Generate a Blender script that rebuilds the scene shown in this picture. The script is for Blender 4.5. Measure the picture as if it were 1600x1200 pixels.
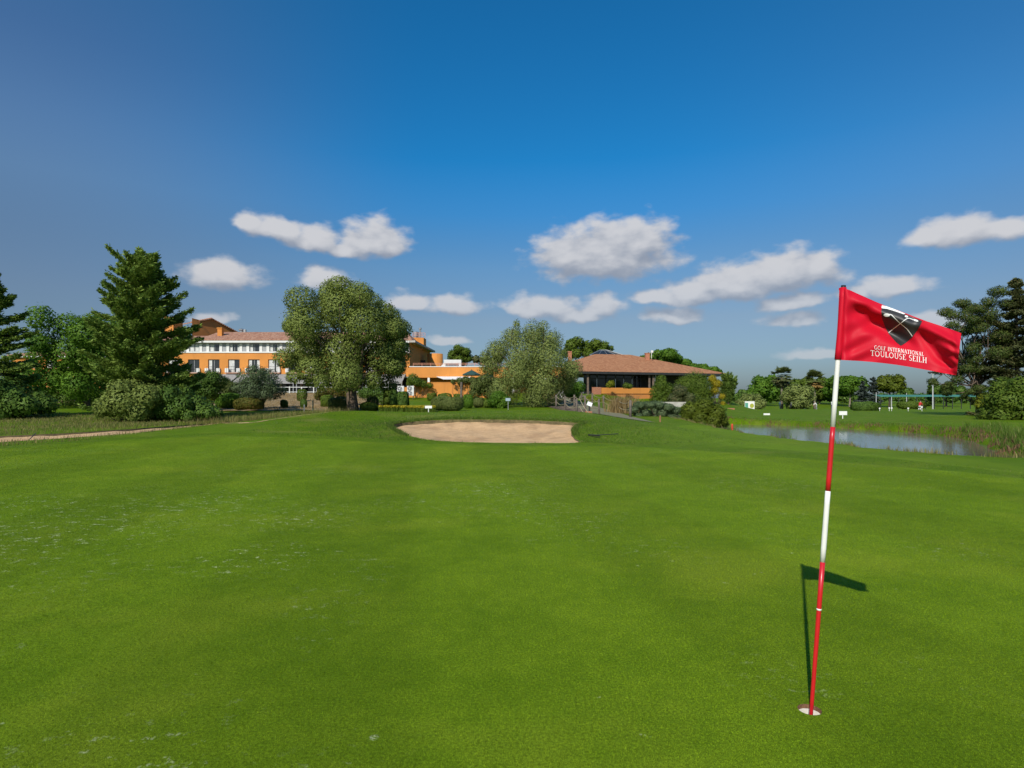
import bpy, bmesh, math, random
import numpy as np
from mathutils import Vector, Matrix

for o in list(bpy.data.objects):
    bpy.data.objects.remove(o, do_unlink=True)
scene = bpy.context.scene
COL = scene.collection
R = math.radians

# ------------------------------------------------------------------ camera
FPX, EYE, HOR = 950.0, 1.57, 622.0          # focal length / horizon measured on the 1600 px photograph
cam_d = bpy.data.cameras.new('camera')
cam_d.sensor_width = 36.0
cam_d.lens = 36.0 * FPX / 1600.0
cam_d.shift_y = (HOR - 600.0) / 1600.0
cam_d.clip_start, cam_d.clip_end = 0.05, 6000.0
cam = bpy.data.objects.new('camera', cam_d)
cam.location = (0, 0, EYE)
cam.rotation_euler = (R(90), 0, 0)
COL.objects.link(cam)
scene.camera = cam

# ------------------------------------------------------------------ sky, sun, exposure
SUN_EL, SUN_AZ = 36.0, 21.9                  # light travels towards +Y, turned 21.9 deg to the right
world = bpy.data.worlds.new('World')
scene.world = world
world.use_nodes = True
wt = world.node_tree
wt.nodes.clear()

def nd(tree, kind, **kw):
    n = tree.nodes.new(kind)
    for k, v in kw.items():
        setattr(n, k, v)
    return n

def math_n(t, op, a, b=None, c=None, clamp=False):
    n = nd(t, 'ShaderNodeMath', operation=op, use_clamp=clamp)
    for i, v in enumerate((a, b, c)):
        if v is None:
            continue
        if isinstance(v, (int, float)):
            n.inputs[i].default_value = v
        else:
            t.links.new(v, n.inputs[i])
    return n.outputs[0]

def vmath(t, op, a, b=None):
    n = nd(t, 'ShaderNodeVectorMath', operation=op)
    for i, v in enumerate((a, b)):
        if v is None:
            continue
        if isinstance(v, (tuple, list)):
            n.inputs[i].default_value = v
        else:
            t.links.new(v, n.inputs[i])
    return n

def mixc(t, fac, a, b, blend='MIX'):
    n = nd(t, 'ShaderNodeMix', data_type='RGBA', blend_type=blend)
    for s, v in ((n.inputs[0], fac), (n.inputs[6], a), (n.inputs[7], b)):
        if isinstance(v, (int, float)):
            s.default_value = v
        elif isinstance(v, (tuple, list)):
            s.default_value = (*v, 1.0) if len(v) == 3 else v
        else:
            t.links.new(v, s)
    return n.outputs[2]

def maprange(t, v, a, b, c, d, smooth=True):
    n = nd(t, 'ShaderNodeMapRange', interpolation_type='SMOOTHSTEP' if smooth else 'LINEAR')
    t.links.new(v, n.inputs[0])
    for i, x in enumerate((a, b, c, d)):
        n.inputs[i + 1].default_value = x
    return n.outputs[0]

# clouds: soft lobes on the dome (azimuth, slope above the horizon), roughened by noise
CLOUDS = [(945,390,96,44),(935,400,80,30),(888,392,55,27),(1002,372,48,32),(960,365,60,24),
 (1222,424,84,30),(1150,440,78,27),(1085,455,58,18),(1028,463,40,12),(1236,470,48,13),(1052,490,40,12),(1237,497,46,11),(1278,412,34,20),
 (583,371,48,27),(612,381,30,17),(548,384,34,13),(492,368,44,19),(440,357,42,17),(396,347,26,14),
 (350,428,58,22),(328,431,40,16),(508,430,38,18),
 (850,476,50,19),(826,482,32,13),(942,478,34,16),(905,490,40,11),
 (640,468,32,12),(712,474,42,14),(1505,359,62,24),(1570,356,52,17),(1462,368,40,15),
 (1392,446,54,16),(1335,457,30,13),(1465,503,46,15),(330,497,34,9),(698,534,26,7),
 (1272,550,48,8)]
g = bpy.data.node_groups.new('cloud_field', 'ShaderNodeTree')
g.interface.new_socket('P', in_out='INPUT', socket_type='NodeSocketVector')
g.interface.new_socket('F', in_out='OUTPUT', socket_type='NodeSocketFloat')
gi, go = nd(g, 'NodeGroupInput'), nd(g, 'NodeGroupOutput')
P = gi.outputs[0]
nz0 = nd(g, 'ShaderNodeTexNoise'); nz0.inputs['Scale'].default_value = 16; nz0.inputs['Detail'].default_value = 3
g.links.new(P, nz0.inputs['Vector'])
wob = vmath(g, 'SUBTRACT', nz0.outputs['Color'], (.5, .5, .5))
wob = vmath(g, 'MULTIPLY', wob.outputs[0], (.045, .03, 0))
PW = vmath(g, 'ADD', P, wob.outputs[0]).outputs[0]
acc = None
for (cx, cy, rx, ry) in CLOUDS:
    u, v = (cx - 800) / FPX, (HOR - cy) / FPX
    az, sl = math.atan(u), (v - .35 * ry / FPX) / math.sqrt(1 + u * u)
    k = 1 / (1 + u * u)
    q = vmath(g, 'SUBTRACT', PW, (az, sl, 0)).outputs[0]
    q = vmath(g, 'MULTIPLY', q, (FPX / (rx * 1.42 * k), FPX / (ry * 1.76 * math.sqrt(k)), 0)).outputs[0]
    low = vmath(g, 'MINIMUM', q, (0, 0, 0)).outputs[0]          # flat bases
    q = vmath(g, 'ADD', q, vmath(g, 'MULTIPLY', low, (0, .8, 0)).outputs[0]).outputs[0]
    ln = vmath(g, 'LENGTH', q).outputs['Value']
    f = math_n(g, 'SUBTRACT', 1.0, ln)
    acc = f if acc is None else math_n(g, 'SMOOTH_MAX', acc, f, .12)
nz1 = nd(g, 'ShaderNodeTexNoise'); nz1.inputs['Scale'].default_value = 26; nz1.inputs['Detail'].default_value = 5
nz1.inputs['Roughness'].default_value = .5
mp = vmath(g, 'MULTIPLY', P, (1, 1.7, 1)).outputs[0]
g.links.new(mp, nz1.inputs['Vector'])
n1 = math_n(g, 'MULTIPLY_ADD', nz1.outputs[0], 1.05, -.57)
acc = math_n(g, 'ADD', acc, n1)
g.links.new(acc, go.inputs[0])

tc = nd(wt, 'ShaderNodeTexCoord')
sep = nd(wt, 'ShaderNodeSeparateXYZ'); wt.links.new(tc.outputs['Generated'], sep.inputs[0])
az = math_n(wt, 'ARCTAN2', sep.outputs[0], sep.outputs[1])
# the same cloud pattern goes on, mirrored, right round the dome
azf = math_n(wt, 'SUBTRACT', math_n(wt, 'PINGPONG', math_n(wt, 'ADD', az, R(45)), R(90)), R(45))
rho = math_n(wt, 'SQRT', math_n(wt, 'ADD', math_n(wt, 'MULTIPLY', sep.outputs[0], sep.outputs[0]),
                                math_n(wt, 'MULTIPLY', sep.outputs[1], sep.outputs[1])))
slope = math_n(wt, 'DIVIDE', sep.outputs[2], math_n(wt, 'MAXIMUM', rho, .02))
cmb = nd(wt, 'ShaderNodeCombineXYZ'); wt.links.new(azf, cmb.inputs[0]); wt.links.new(slope, cmb.inputs[1])
cf1 = nd(wt, 'ShaderNodeGroup', node_tree=g); wt.links.new(cmb.outputs[0], cf1.inputs[0])
off = vmath(wt, 'ADD', cmb.outputs[0], (-.007, .022, 0))
cf2 = nd(wt, 'ShaderNodeGroup', node_tree=g); wt.links.new(off.outputs[0], cf2.inputs[0])
dens = maprange(wt, cf1.outputs[0], -.06, .46, 0, .93)
lit = maprange(wt, math_n(wt, 'SUBTRACT', cf1.outputs[0], cf2.outputs[0]), -.55, .60, 0, 1)
cloud_col = mixc(wt, lit, (.38, .43, .53), (.84, .84, .87))
CLOUD_LEVEL = .76
haze_f = maprange(wt, slope, .02, .22, .5, 1.0)
dens = math_n(wt, 'MULTIPLY', dens, haze_f)

sky = nd(wt, 'ShaderNodeTexSky', sky_type='NISHITA')
sky.sun_disc = False
sky.sun_elevation = R(SUN_EL)
sky.sun_rotation = R(180 + SUN_AZ)
sky.air_density, sky.dust_density, sky.ozone_density = 1.0, .6, 2.0
# the camera looked through a polariser: deep blue ahead, greyer towards the sides and the horizon
def ramp(t, v, stops):
    n = nd(t, 'ShaderNodeValToRGB')
    t.links.new(v, n.inputs[0])
    el = n.color_ramp.elements
    while len(el) < len(stops): el.new(.5)
    for e, (p, c) in zip(el, stops):
        e.position = p; e.color = (*c, 1)
    return n.outputs[0]
SKY_STRENGTH = .10
tint_c = ramp(wt, slope, [(0, (.25, .33, .49)), (.065, (.43, .52, .66)), (.128, (.545, .592, .674)), (.213, (.46, .70, .86)), (.30, (.22, .70, 1.0)), (.39, (.085, .665, 1.0)), (.63, (.08, .66, 1.0)), (.95, (.10, .64, 1.0))])
tint_e = ramp(wt, slope, [(0, (.24, .31, .45)), (.06, (.40, .48, .61)), (.148, (.52, .57, .67)), (.30, (.60, .74, .84)), (.486, (.41, .64, .83)), (.9, (.16, .72, .98))])
boost = maprange(wt, slope, .2, .4, 1.0, 1.25)
side = math_n(wt, 'MAXIMUM', maprange(wt, az, -.12, -.72, 0, 1), maprange(wt, az, .15, .9, 0, .40))
tint = mixc(wt, side, tint_c, tint_e)
skyc = mixc(wt, 1.0, sky.outputs[0], tint, 'MULTIPLY')
sc_ = vmath(wt, 'SCALE', skyc); wt.links.new(boost, sc_.inputs['Scale'])
skyc = sc_.outputs[0]
bg = nd(wt, 'ShaderNodeBackground'); bg.inputs['Strength'].default_value = SKY_STRENGTH
wt.links.new(skyc, bg.inputs['Color'])
bgc = nd(wt, 'ShaderNodeBackground'); bgc.inputs['Strength'].default_value = CLOUD_LEVEL
wt.links.new(cloud_col, bgc.inputs['Color'])
mxc = nd(wt, 'ShaderNodeMixShader')
wt.links.new(dens, mxc.inputs[0]); wt.links.new(bg.outputs[0], mxc.inputs[1]); wt.links.new(bgc.outputs[0], mxc.inputs[2])
# clouds only float low over the horizon; elsewhere the plain sky is enough
band = math_n(wt, 'MULTIPLY', math_n(wt, 'GREATER_THAN', slope, .03), math_n(wt, 'LESS_THAN', slope, .36))
bg2 = nd(wt, 'ShaderNodeBackground'); bg2.inputs['Strength'].default_value = SKY_STRENGTH
wt.links.new(skyc, bg2.inputs['Color'])
mxb = nd(wt, 'ShaderNodeMixShader')
wt.links.new(band, mxb.inputs[0]); wt.links.new(bg2.outputs[0], mxb.inputs[1]); wt.links.new(mxc.outputs[0], mxb.inputs[2])
wo = nd(wt, 'ShaderNodeOutputWorld'); wt.links.new(mxb.outputs[0], wo.inputs[0])
world.cycles.sampling_method = 'MANUAL'
world.cycles.sample_map_resolution = 256

sun_d = bpy.data.lights.new('sun', 'SUN')
sun_d.energy, sun_d.angle, sun_d.color = 4.6, R(.53), (1.0, .93, .82)
sun = bpy.data.objects.new('sun', sun_d)
ld = Vector((math.sin(R(SUN_AZ)) * math.cos(R(SUN_EL)), math.cos(R(SUN_AZ)) * math.cos(R(SUN_EL)), -math.sin(R(SUN_EL))))
sun.rotation_euler = ld.to_track_quat('-Z', 'Y').to_euler()
sun.location = (-20, -40, 40)
COL.objects.link(sun)

vs = scene.view_settings
vs.view_transform, vs.look, vs.exposure, vs.gamma, vs.use_curve_mapping = 'Standard', 'None', 0.0, 1.0, False
scene.render.engine = 'CYCLES'
scene.cycles.use_denoising = True
scene.cycles.use_adaptive_sampling = True
scene.cycles.adaptive_threshold = .02
scene.cycles.max_bounces = 4
scene.cycles.diffuse_bounces = 3
scene.cycles.transmission_bounces = 4
scene.cycles.sample_clamp_indirect = 4.0

# ------------------------------------------------------------------ helpers
def W(px, py, Y):
    """a point of the place that the photograph shows at (px, py), standing Y metres away"""
    return Vector(((px - 800) / FPX * Y, Y, EYE + (HOR - py) / FPX * Y))

def wx(px, Y):
    return (px - 800) / FPX * Y

def wz(py, Y):
    return EYE + (HOR - py) / FPX * Y

def tag(o, label=None, cat=None, group=None, kind=None):
    if label: o['label'] = label
    if cat: o['category'] = cat
    if group: o['group'] = group
    if kind: o['kind'] = kind
    return o

def link(name, me, parent=None, loc=None):
    o = bpy.data.objects.new(name, me)
    COL.objects.link(o)
    if parent is not None:
        o.parent = parent
    if loc is not None:
        o.location = loc
    return o

def empty(name, loc=(0, 0, 0), rz=0.0):
    o = bpy.data.objects.new(name, None)
    o.empty_display_size = .2
    o.location = loc
    o.rotation_euler = (0, 0, rz)
    COL.objects.link(o)
    return o

class MB:
    """collects simple shapes; build() links them as one mesh object"""
    def __init__(s):
        s.v, s.f, s.m = [], [], []
    def add(s, vs, fs, mi=0):
        b = len(s.v)
        s.v += [tuple(p) for p in vs]
        s.f += [tuple(b + i for i in f) for f in fs]
        s.m += [mi] * len(fs)
        return s
    def box(s, x0, x1, y0, y1, z0, z1, mi=0):
        p = [(x0,y0,z0),(x1,y0,z0),(x1,y1,z0),(x0,y1,z0),(x0,y0,z1),(x1,y0,z1),(x1,y1,z1),(x0,y1,z1)]
        return s.add(p, [(0,3,2,1),(4,5,6,7),(0,1,5,4),(1,2,6,5),(2,3,7,6),(3,0,4,7)], mi)
    def bar(s, a, b, w, d, mi=0, up=(0, 0, 1)):
        a, b = Vector(a), Vector(b)
        t = (b - a).normalized()
        u = Vector(up)
        if abs(t.dot(u)) > .98: u = Vector((0, 1, 0))
        sx = t.cross(u).normalized(); sy = sx.cross(t).normalized()
        p = []
        for c in (a, b):
            for i, j in ((-1,-1),(1,-1),(1,1),(-1,1)):
                p.append(c + sx * (i * w / 2) + sy * (j * d / 2))
        return s.add(p, [(0,1,2,3),(7,6,5,4),(0,4,5,1),(1,5,6,2),(2,6,7,3),(3,7,4,0)], mi)
    def tube(s, pts, rad, n=8, mi=0, cap=True):
        pts = [Vector(p) for p in pts]
        if isinstance(rad, (int, float)): rad = [rad] * len(pts)
        rings = []
        prev = None
        for i, p in enumerate(pts):
            t = (pts[min(i + 1, len(pts) - 1)] - pts[max(i - 1, 0)]).normalized()
            if prev is None:
                u = Vector((0, 0, 1)) if abs(t.z) < .9 else Vector((1, 0, 0))
                sx = t.cross(u).normalized()
            else:
                sx = (prev - t * prev.dot(t)).normalized()
            prev = sx
            sy = t.cross(sx)
            rings.append([p + (sx * math.cos(2 * math.pi * k / n) + sy * math.sin(2 * math.pi * k / n)) * rad[i] for k in range(n)])
        vs = [q for r in rings for q in r]
        fs = []
        for i in range(len(pts) - 1):
            for k in range(n):
                fs.append((i * n + k, i * n + (k + 1) % n, (i + 1) * n + (k + 1) % n, (i + 1) * n + k))
        if cap:
            fs.append(tuple(range(n))[::-1]); fs.append(tuple((len(pts) - 1) * n + k for k in range(n)))
        return s.add(vs, fs, mi)
    def lathe(s, c, prof, n=16, mi=0):
        vs = []
        for r, z in prof:
            for k in range(n):
                a = 2 * math.pi * k / n
                vs.append((c[0] + r * math.cos(a), c[1] + r * math.sin(a), c[2] + z))
        fs = []
        for i in range(len(prof) - 1):
            for k in range(n):
                fs.append((i*n+k, i*n+(k+1)%n, (i+1)*n+(k+1)%n, (i+1)*n+k))
        return s.add(vs, fs, mi)
    def build(s, name, mats, parent=None, smooth=False, loc=None):
        me = bpy.data.meshes.new(name)
        me.from_pydata(s.v, [], s.f)
        if not isinstance(mats, (list, tuple)): mats = [mats]
        for m in mats: me.materials.append(m)
        if len(mats) > 1:
            me.polygons.foreach_set('material_index', s.m)
        if smooth:
            me.polygons.foreach_set('use_smooth', [True] * len(me.polygons))
        me.update()
        return link(name, me, parent, loc)

def np_mesh(name, verts, faces, mat, parent=None, smooth=False, loc=None):
    """verts (N,3) array, faces (M,k) array, all faces with k corners"""
    me = bpy.data.meshes.new(name)
    verts = np.asarray(verts, np.float32); faces = np.asarray(faces, np.int32)
    k = faces.shape[1]
    me.vertices.add(len(verts)); me.vertices.foreach_set('co', verts.ravel())
    me.loops.add(faces.size); me.loops.foreach_set('vertex_index', faces.ravel())
    me.polygons.add(len(faces))
    me.polygons.foreach_set('loop_start', np.arange(len(faces), dtype=np.int32) * k)
    me.polygons.foreach_set('loop_total', np.full(len(faces), k, np.int32))
    if smooth:
        me.polygons.foreach_set('use_smooth', np.ones(len(faces), bool))
    me.update(calc_edges=True)
    me.validate()
    for m in (mat if isinstance(mat, (list, tuple)) else [mat]): me.materials.append(m)
    return link(name, me, parent, loc)

# ------------------------------------------------------------------ materials
M = {}
def new_mat(name):
    m = bpy.data.materials.new(name); m.use_nodes = True
    t = m.node_tree
    b = t.nodes['Principled BSDF']
    M[name] = m
    return m, t, b

def noise(t, scale, detail=4, rough=.55, vec=None, dim='3D'):
    n = nd(t, 'ShaderNodeTexNoise', noise_dimensions=dim)
    n.inputs['Scale'].default_value = scale; n.inputs['Detail'].default_value = detail
    n.inputs['Roughness'].default_value = rough
    if vec is not None: t.links.new(vec, n.inputs['Vector'])
    return n.outputs[0]

def bump(t, b, h, strength=.3, dist=.02):
    n = nd(t, 'ShaderNodeBump'); n.inputs['Strength'].default_value = strength; n.inputs['Distance'].default_value = dist
    t.links.new(h, n.inputs['Height']); t.links.new(n.outputs[0], b.inputs['Normal'])

def simple(name, c, rough=.6, var=.12, scale=3.0, metal=0.0, bmp=0.0, bscale=40, spec=.5, coat=0):
    """plain paint / plaster / metal with mottling and fine relief"""
    m, t, b = new_mat(name)
    co = nd(t, 'ShaderNodeTexCoord').outputs['Object']
    n = noise(t, scale, 5, .6, co)
    lo = tuple(max(0, x * (1 - var)) for x in c); hi = tuple(min(1, x * (1 + var)) for x in c)
    col = mixc(t, maprange(t, n, .3, .7, 0, 1), lo, hi)
    t.links.new(col, b.inputs['Base Color'])
    b.inputs['Roughness'].default_value = rough; b.inputs['Metallic'].default_value = metal
    b.inputs['Specular IOR Level'].default_value = spec
    b.inputs['Coat Weight'].default_value = coat
    if bmp:
        bump(t, b, noise(t, bscale, 3, .6, co), bmp, .02)
    return m

def leaf_mat(name, dark, light, warm=None, trans=.28, rough=.55):
    """foliage: each leaf its own tone, light also passes through"""
    m, t, b = new_mat(name)
    geo = nd(t, 'ShaderNodeNewGeometry')
    rnd = geo.outputs['Random Per Island']
    co = nd(t, 'ShaderNodeTexCoord').outputs['Object']
    patch = maprange(t, noise(t, .55, 3, .5, co), .35, .65, 0, 1)
    f = math_n(t, 'ADD', math_n(t, 'MULTIPLY', rnd, .7), math_n(t, 'MULTIPLY', patch, .3))
    col = mixc(t, f, dark, light)
    if warm:
        wf = maprange(t, rnd, .86, .97, 0, .8)
        col = mixc(t, wf, col, warm)
    t.links.new(col, b.inputs['Base Color'])
    b.inputs['Roughness'].default_value = rough; b.inputs['Specular IOR Level'].default_value = .12
    tr = nd(t, 'ShaderNodeBsdfTranslucent')
    tc_ = mixc(t, .5, col, tuple(min(1, x * 1.3) for x in light), 'MIX')
    t.links.new(tc_, tr.inputs['Color'])
    mx = nd(t, 'ShaderNodeMixShader'); mx.inputs[0].default_value = trans
    t.links.new(b.outputs[0], mx.inputs[1]); t.links.new(tr.outputs[0], mx.inputs[2])
    t.links.new(mx.outputs[0], t.nodes['Material Output'].inputs['Surface'])
    return m
# ------------------------------------------------------------------ terrain
def ss(a, b, x):
    t = np.clip((np.asarray(x, float) - a) / (b - a), 0, 1)
    return t * t * (3 - 2 * t)

def catmull(pts, n=6, closed=True):
    P_ = [np.array(p, float) for p in pts]; out = []
    L = len(P_)
    for i in range(L if closed else L - 1):
        if closed:
            p0, p1, p2, p3 = P_[i - 1], P_[i], P_[(i + 1) % L], P_[(i + 2) % L]
        else:
            p0, p1, p2, p3 = P_[max(i - 1, 0)], P_[i], P_[i + 1], P_[min(i + 2, L - 1)]
        for k in range(n):
            t = k / n
            out.append(.5 * ((2 * p1) + (-p0 + p2) * t + (2 * p0 - 5 * p1 + 4 * p2 - p3) * t * t + (-p0 + 3 * p1 - 3 * p2 + p3) * t ** 3))
    if not closed: out.append(P_[-1])
    return np.array(out)

def sdpoly(x, y, poly):
    """signed distance to a closed outline, negative inside"""
    x = np.asarray(x, float); y = np.asarray(y, float)
    d = np.full(x.shape, 1e18); sgn = np.ones(x.shape)
    n = len(poly)
    for i in range(n):
        ax, ay = poly[i]; bx, by = poly[i - 1]
        ex, ey = bx - ax, by - ay
        wx_, wy_ = x - ax, y - ay
        t = np.clip((wx_ * ex + wy_ * ey) / (ex * ex + ey * ey + 1e-12), 0, 1)
        d = np.minimum(d, (wx_ - ex * t) ** 2 + (wy_ - ey * t) ** 2)
        c1, c2, c3 = y >= ay, y < by, ex * wy_ > ey * wx_
        flip = (c1 & c2 & c3) | (~c1 & ~c2 & ~c3)
        sgn = np.where(flip, -sgn, sgn)
    return sgn * np.sqrt(d)

POND = catmull([(12.3,41),(12.05,30),(12.1,21),(12.9,16.8),(15.2,17.9),(17.6,22),(20.6,27),(22.6,33),(21.8,38.5),(19,44),(15,47),(12.6,46)], 6)
HOLE = (1.50, 3.065)

def H0(x, y):
    x = np.asarray(x, float); y = np.asarray(y, float)
    left = np.interp(y, [0,26,33,40,50,60,78,95,130], [0,0,.06,.2,.45,.75,1.6,2.4,2.5])
    mid = np.interp(y, [0,20.5,22.5,25,28,31,34,37,40,45,52,60,75,92,140], [0,0,.05,.19,.40,.58,.70,.74,.70,.55,.52,.70,1.35,2.4,2.5])
    club = np.interp(y, [0,32,36,44,55,66,76,84,90,120], [0,0,.04,.20,.40,.58,.78,1.1,1.5,1.6])
    rng_ = np.interp(y, [0,50,75,100,140,170,210,300,1500], [0,0,0,-.22,-1.15,-.9,.25,.5,.5])
    mid = mid * (1 + (.12 * np.exp(-((x - 2.0) / 3.5) ** 2) - .20 * np.exp(-((x + 6.5) / 3.2) ** 2)) * (1 - ss(40, 50, y)))
    wl = ss(-17.2, -9.5, x)
    xb = np.interp(y, [0,30,45,85,120,200], [3,3.5,3.0,12,14,16])
    wc = ss(0, 6.5, x - xb)
    xr = np.interp(y, [0,30,45,70,85,97,120,200], [9.5,10,13,22,29,32,28,20])
    wr = ss(0, 6, x - xr)
    h = left * (1 - wl) + mid * wl
    h = h * (1 - wc) + club * wc
    h = h * (1 - wr) + rng_ * wr
    d = np.hypot(x - HOLE[0], y - HOLE[1])
    und = .035 * (np.sin(x * .31 + 1.2) * np.sin(y * .27 + .4)) + .05 * np.sin(x * .13 - y * .09)
    h = h + und * ss(3.5, 9, d)
    far = ss(260, 700, y)
    h = h + far * 1.2 * np.sin(x * .004 + 1) * np.sin(y * .003)
    return h

def H(x, y):
    x = np.asarray(x, float); y = np.asarray(y, float)
    h = H0(x, y)
    near = (x > 5) & (x < 32) & (y > 8) & (y < 60)
    if np.any(near):
        xs, ys = (x[near], y[near]) if x.shape else (x, y)
        sd = sdpoly(xs, ys, POND)
        wobble = .25 * np.sin(xs * 2.1 + ys * 1.3) + .18 * np.sin(xs * 4.7 - ys * 3.1)
        cut = 1.15 * (1 - ss(-1.0, 1.0, sd + wobble * .5))
        if x.shape:
            h[near] -= cut
        else:
            h = h - cut
    return h

_H1 = H
def H(x, y):
    h = _H1(x, y)
    if 'BUNKER' in globals():
        x = np.asarray(x, float); y = np.asarray(y, float)
        nb_ = (np.abs(x) < 12) & (y > 18) & (y < 36)
        if np.any(nb_):
            sb = sdpoly(x[nb_], y[nb_], BUNKER)
            h[nb_] += .10 * np.exp(-((sb - .3) / .6) ** 2) * ss(22.3, 25.5, y[nb_])
    return h

def hz(x, y):
    return float(H(np.array([x]), np.array([y]))[0])

def ground_at(px, py):
    """where the line of sight through a pixel of the photograph meets the terrain"""
    Ys = np.concatenate([np.arange(2, 60, .02), np.arange(60, 260, .2)])
    X = (px - 800) / FPX * Ys
    z = EYE + (HOR - py) / FPX * Ys
    k = np.argmax(z < H0(X, Ys))
    return (float(X[k]), float(Ys[k]))

def gpt(px, Y):
    x = wx(px, Y)
    return Vector((x, Y, hz(x, Y)))

BUNKER = catmull([ground_at(*p) for p in [(613,668),(624,676),(645,683),(690,689),(740,691),(800,692),(850,692),(893,692),(906,690)]] +
                 [ground_at(*p) for p in [(896,683),(893,675),(899,668),(908,664.5),(890,662.5),(850,660),(800,658.5),(740,658),(690,658.5),(650,661),(625,664)]], 5)
SIDE_BUNKER = catmull([(-18.6,15.5),(-18.0,20.5),(-16.9,23.2),(-16.1,26.5),(-16.2,31),(-16.7,35),(-17.4,35.6),(-17.75,33),(-18.0,29.5),(-18.9,26),(-20.9,23.4),(-23.5,20),(-23,15.5)], 5)
_gf = [ground_at(*p) for p in [(905,696),(1010,699),(1120,706),(1230,715),(1380,728),(1590,747)]]
GREEN = catmull([(-15.2,-6),(-16.2,12),(-15.6,19),(-13.5,22.6),(-10,23.4),(-6.5,22.6),(-4.6,21.6),(-2,21.0),(1,20.7)] + _gf + [(10.2,6),(9.5,-6)], 5)

def clip_tris(V, T, sd, keep_neg=True):
    """cuts a triangle mesh along sd = 0; returns vertices, triangles and the cut edges"""
    s = sd if keep_neg else -sd
    ins = s <= 0
    cnt = ins[T].sum(1)
    full = T[cnt == 3]
    cross = T[(cnt == 1) | (cnt == 2)]
    Vl = [tuple(p) for p in V]; cache = {}
    def cut(a, b):
        key = (a, b) if a < b else (b, a)
        if key not in cache:
            i, j = key
            t = s[i] / (s[i] - s[j])
            cache[key] = len(Vl)
            Vl.append(tuple(V[i] + (V[j] - V[i]) * t))
        return cache[key]
    out, edges = [], []
    for tri in cross:
        a, b, c = (int(q) for q in tri)
        while True:
            if ins[[a, b, c]].sum() == 1:
                if ins[a]: break
            else:
                if not ins[a]: break
            a, b, c = b, c, a
        if ins[a]:
            p, q = cut(a, b), cut(a, c)
            out.append((a, p, q)); edges.append((p, q))
        else:
            p, q = cut(a, b), cut(a, c)
            out.append((p, b, c)); out.append((p, c, q)); edges.append((q, p))
    allT = np.concatenate([full, np.array(out, int).reshape(-1, 3)]) if len(out) else full
    return np.array(Vl), allT, edges

def compact(V, T):
    used = np.unique(T)
    mp_ = np.full(len(V), -1); mp_[used] = np.arange(len(used))
    return V[used], mp_[T], mp_

def lines(lo, a, b, hi, step, growth=1.18, extra=()):
    core = np.arange(a, b + step * .5, step)
    out = list(core); s = step; p = core[-1]
    while p < hi:
        s *= growth; p += s; out.append(p)
    s = step; p = core[0]; pre = []
    while p > lo:
        s *= growth; p -= s; pre.append(p)
    arr = np.array(pre[::-1] + out)
    for e in extra:
        arr = arr[np.abs(arr - e) > step * .3]
        arr = np.sort(np.append(arr, e))
    return arr

HS = .2
gx = lines(-1800, -24, 26, 1800, .2, 1.16, (HOLE[0] - HS, HOLE[0] + HS))
gy = lines(-60, 0, 50, 3500, .2, 1.1, (HOLE[1] - HS, HOLE[1] + HS))
GX, GY = np.meshgrid(gx, gy)
GZ = H(GX, GY)
NX, NY = len(gx), len(gy)
Vg = np.stack([GX.ravel(), GY.ravel(), GZ.ravel()], 1)
ii, jj = np.meshgrid(np.arange(NX - 1), np.arange(NY - 1))
a_ = (jj * NX + ii).ravel(); b_ = a_ + 1; c_ = a_ + NX + 1; d_ = a_ + NX
cxm, cym = (Vg[a_, 0] + Vg[b_, 0]) / 2, (Vg[a_, 1] + Vg[d_, 1]) / 2
keep = ~((np.abs(cxm - HOLE[0]) < HS) & (np.abs(cym - HOLE[1]) < HS))
a_, b_, c_, d_ = a_[keep], b_[keep], c_[keep], d_[keep]
Tg = np.concatenate([np.stack([a_, b_, c_], 1), np.stack([a_, c_, d_], 1)])
nearm = (Vg[:, 0] > -30) & (Vg[:, 0] < 30) & (Vg[:, 1] < 60)
def field(poly):
    s = np.full(len(Vg), 50.0)
    s[nearm] = sdpoly(Vg[nearm, 0], Vg[nearm, 1], poly)
    return s
sd_green, sd_b1, sd_b2 = field(GREEN), field(BUNKER), field(SIDE_BUNKER)
sd_b1 = sd_b1 + .05 * np.sin(Vg[:, 0] * 5.1) * np.sin(Vg[:, 1] * 4.3 + 1)
sd_b = np.minimum(sd_b1, sd_b2)

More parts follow.
